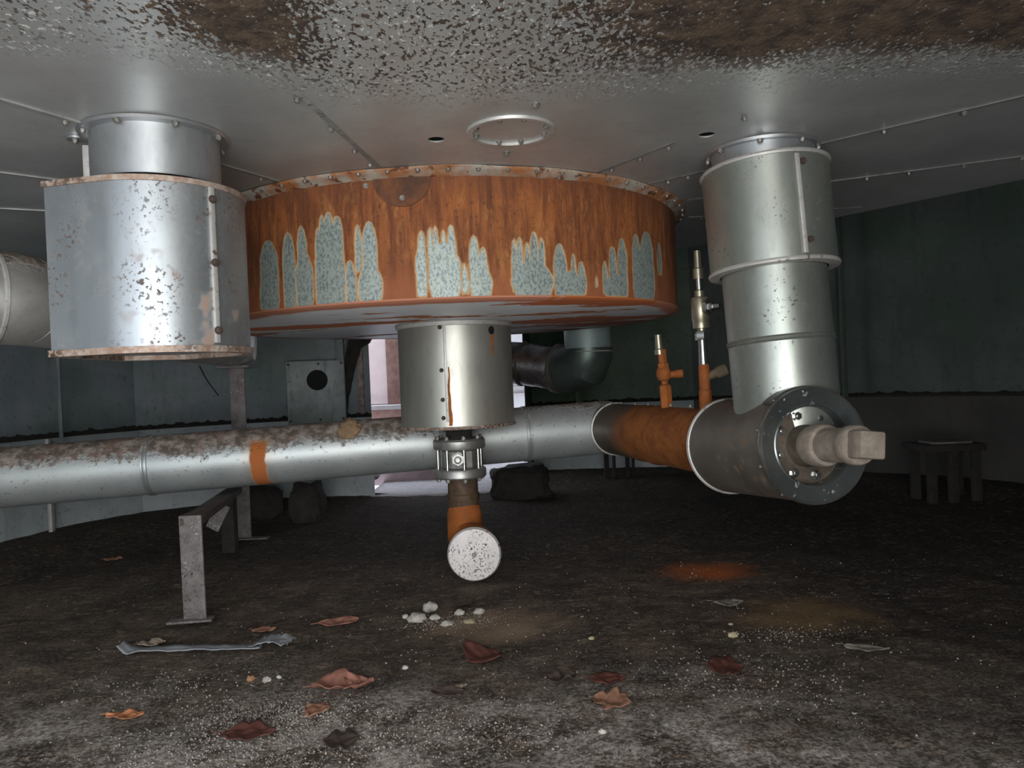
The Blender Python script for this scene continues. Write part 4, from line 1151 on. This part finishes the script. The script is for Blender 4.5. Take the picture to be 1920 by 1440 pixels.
stone(806, 1144, .050, 1, 'largest white stone of the pale heap below the round cover', SM)
stone(782, 1162, .055, 2, 'white stone at the left end of the pale heap', SM)
stone(760, 1157, .022, 3, 'small white stone just left of the pale heap', SM)
stone(862, 1152, .030, 4, 'pointed pale stone standing in the middle of the pale heap', SM)
stone(898, 1150, .032, 5, 'pale stone at the right end of the heap', SM)
stone(838, 1168, .040, 6, 'flat pale stone in front of the heap', SM, flat=.4)
stone(880, 1166, .034, 7, 'buff stone in front of the right end of the heap', SB_, flat=.4)
stone(815, 1158, .034, 8, 'grey stone between the two white stones of the heap', SM, flat=.5)
stone(760, 1255, .017, 9, 'lone white stone on bare dirt at the bottom centre', SM)
stone(1375, 1193, .028, 10, 'lone buff stone behind the rust-red leaf', SB_)
stone(1109, 1197, .016, 11, 'small yellow stone right of the heap', SB_)
stone(470, 1274, .022, 12, 'orange-brown stone above the pale grit on the left', plain('orange_stone', (.34, .18, .09), None, .9))
stone(1130, 1376, .016, 13, 'tiny pale stone at the bottom right of centre', SM)
stone(1370, 1170, .014, 14, 'tiny buff stone just behind the lone buff stone', SB_)
stone(500, 1278, .022, 15, 'chalky stone beside the orange-brown one', SM)
stone(524, 1275, .014, 16, 'tiny chalky stone furthest right of the three on the left', SM)

# loose grit, uncountable
b = bmesh.new()
def grit(n, cx, cy, sx, sy, s0, s1):
    for _ in range(n):
        x = random.gauss(cx, sx); y = random.gauss(cy, sy)
        if y < .9 or y > 4.6 or abs(x) > 2.2: continue
        s = random.uniform(s0, s1)*random.uniform(.35, 1); c = Vector((x, y, hfloor(x, y)+s*.2))
        R = Matrix.Rotation(random.uniform(0, 6), 3, Vector((random.random(), random.random(), random.random()+.1)).normalized())
        v = [b.verts.new(c+R @ Vector(q)*s*random.uniform(.35, .65)) for q in ((1, 0, 0), (-1, 0, 0), (0, 1, 0), (0, -1, 0), (0, 0, .8), (0, 0, -.8))]
        for f in ((0, 2, 4), (2, 1, 4), (1, 3, 4), (3, 0, 4), (2, 0, 5), (1, 2, 5), (3, 1, 5), (0, 3, 5)): b.faces.new([v[i] for i in f])
for px, py, n, sx, sy in ((520, 1340, 1500, .10, .05), (430, 1410, 1200, .16, .07), (680, 1390, 700, .12, .08), (900, 1370, 600, .14, .08), (1420, 1275, 600, .15, .10), (840, 1165, 500, .09, .04), (300, 1290, 300, .15, .06), (1480, 1190, 300, .10, .04)):
    p = on_z(px, py, 0); grit(n, p.x, p.y, sx, sy, .003, .0075)
grit(1500, .1, 2.1, .8, .6, .003, .008)
go = obj('pale_grit', b, plain('grit', (.36, .32, .28), (.16, .135, .115), .9, 0, 90, 0), ang=10)
tag(go, 'loose pale grit scattered over the dirt floor', 'grit', kind='stuff')

# flattened grey plastic strip on the ground
b = bmesh.new(); rows = []
A = on_z(226, 1228, 0); B2 = on_z(490, 1222, 0); K = 40
for k in range(K+1):
    t = k/K; p = A+(B2-A)*t
    wv = .022*(1-.25*t)+.003*noise.noise(Vector((t*6, 0, 0)))
    rows.append([])
    for s in (-1, -.4, .4, 1):
        z = hfloor(p.x, p.y+s*wv)+.006+.006*abs(s)+.004*noise.noise(Vector((t*8, s, 4)))+(.02*(1-t/.06) if t < .06 else 0)
        rows[-1].append(b.verts.new((p.x, p.y+s*wv, z)))
for k in range(K):
    for j in range(3): b.faces.new((rows[k][j], rows[k][j+1], rows[k+1][j+1], rows[k+1][j]))
sl = thing('plastic_strip', 'long flat grey plastic strip lying on the dirt in front of the short post', 'strip', A)
so = obj('strip', b, plain('grey_plastic', (.20, .21, .22), (.26, .27, .28), .5, 0, 14, .1), sl)
so.modifiers.new('thickness', 'SOLIDIFY').thickness = .003
b = bmesh.new(); c_ = on_z(513, 1216, 0); g = []
for i in range(13):
    row = []
    for j in range(9):
        u, v = i/12-.5, j/8-.5
        x_ = c_.x+u*.10+v*.02; y_ = c_.y+v*.07
        row.append(b.verts.new((x_, y_, hfloor(x_, y_)+.012+.016*abs(noise.noise(Vector((u*7, v*7, 1))))+.01*(1-4*u*u))))
    g.append(row)
for i in range(12):
    for j in range(8): b.faces.new((g[i][j], g[i+1][j], g[i+1][j+1], g[i][j+1]))
co = tag(obj('crumpled_foil', b, plain('crumpled_film', (.20, .205, .215), (.30, .31, .32), .45, .1, 30, .3), base=c_), 'crumpled grey film at the right end of the plastic strip', 'plastic film')
co.modifiers.new('thickness', 'SOLIDIFY').thickness = .002
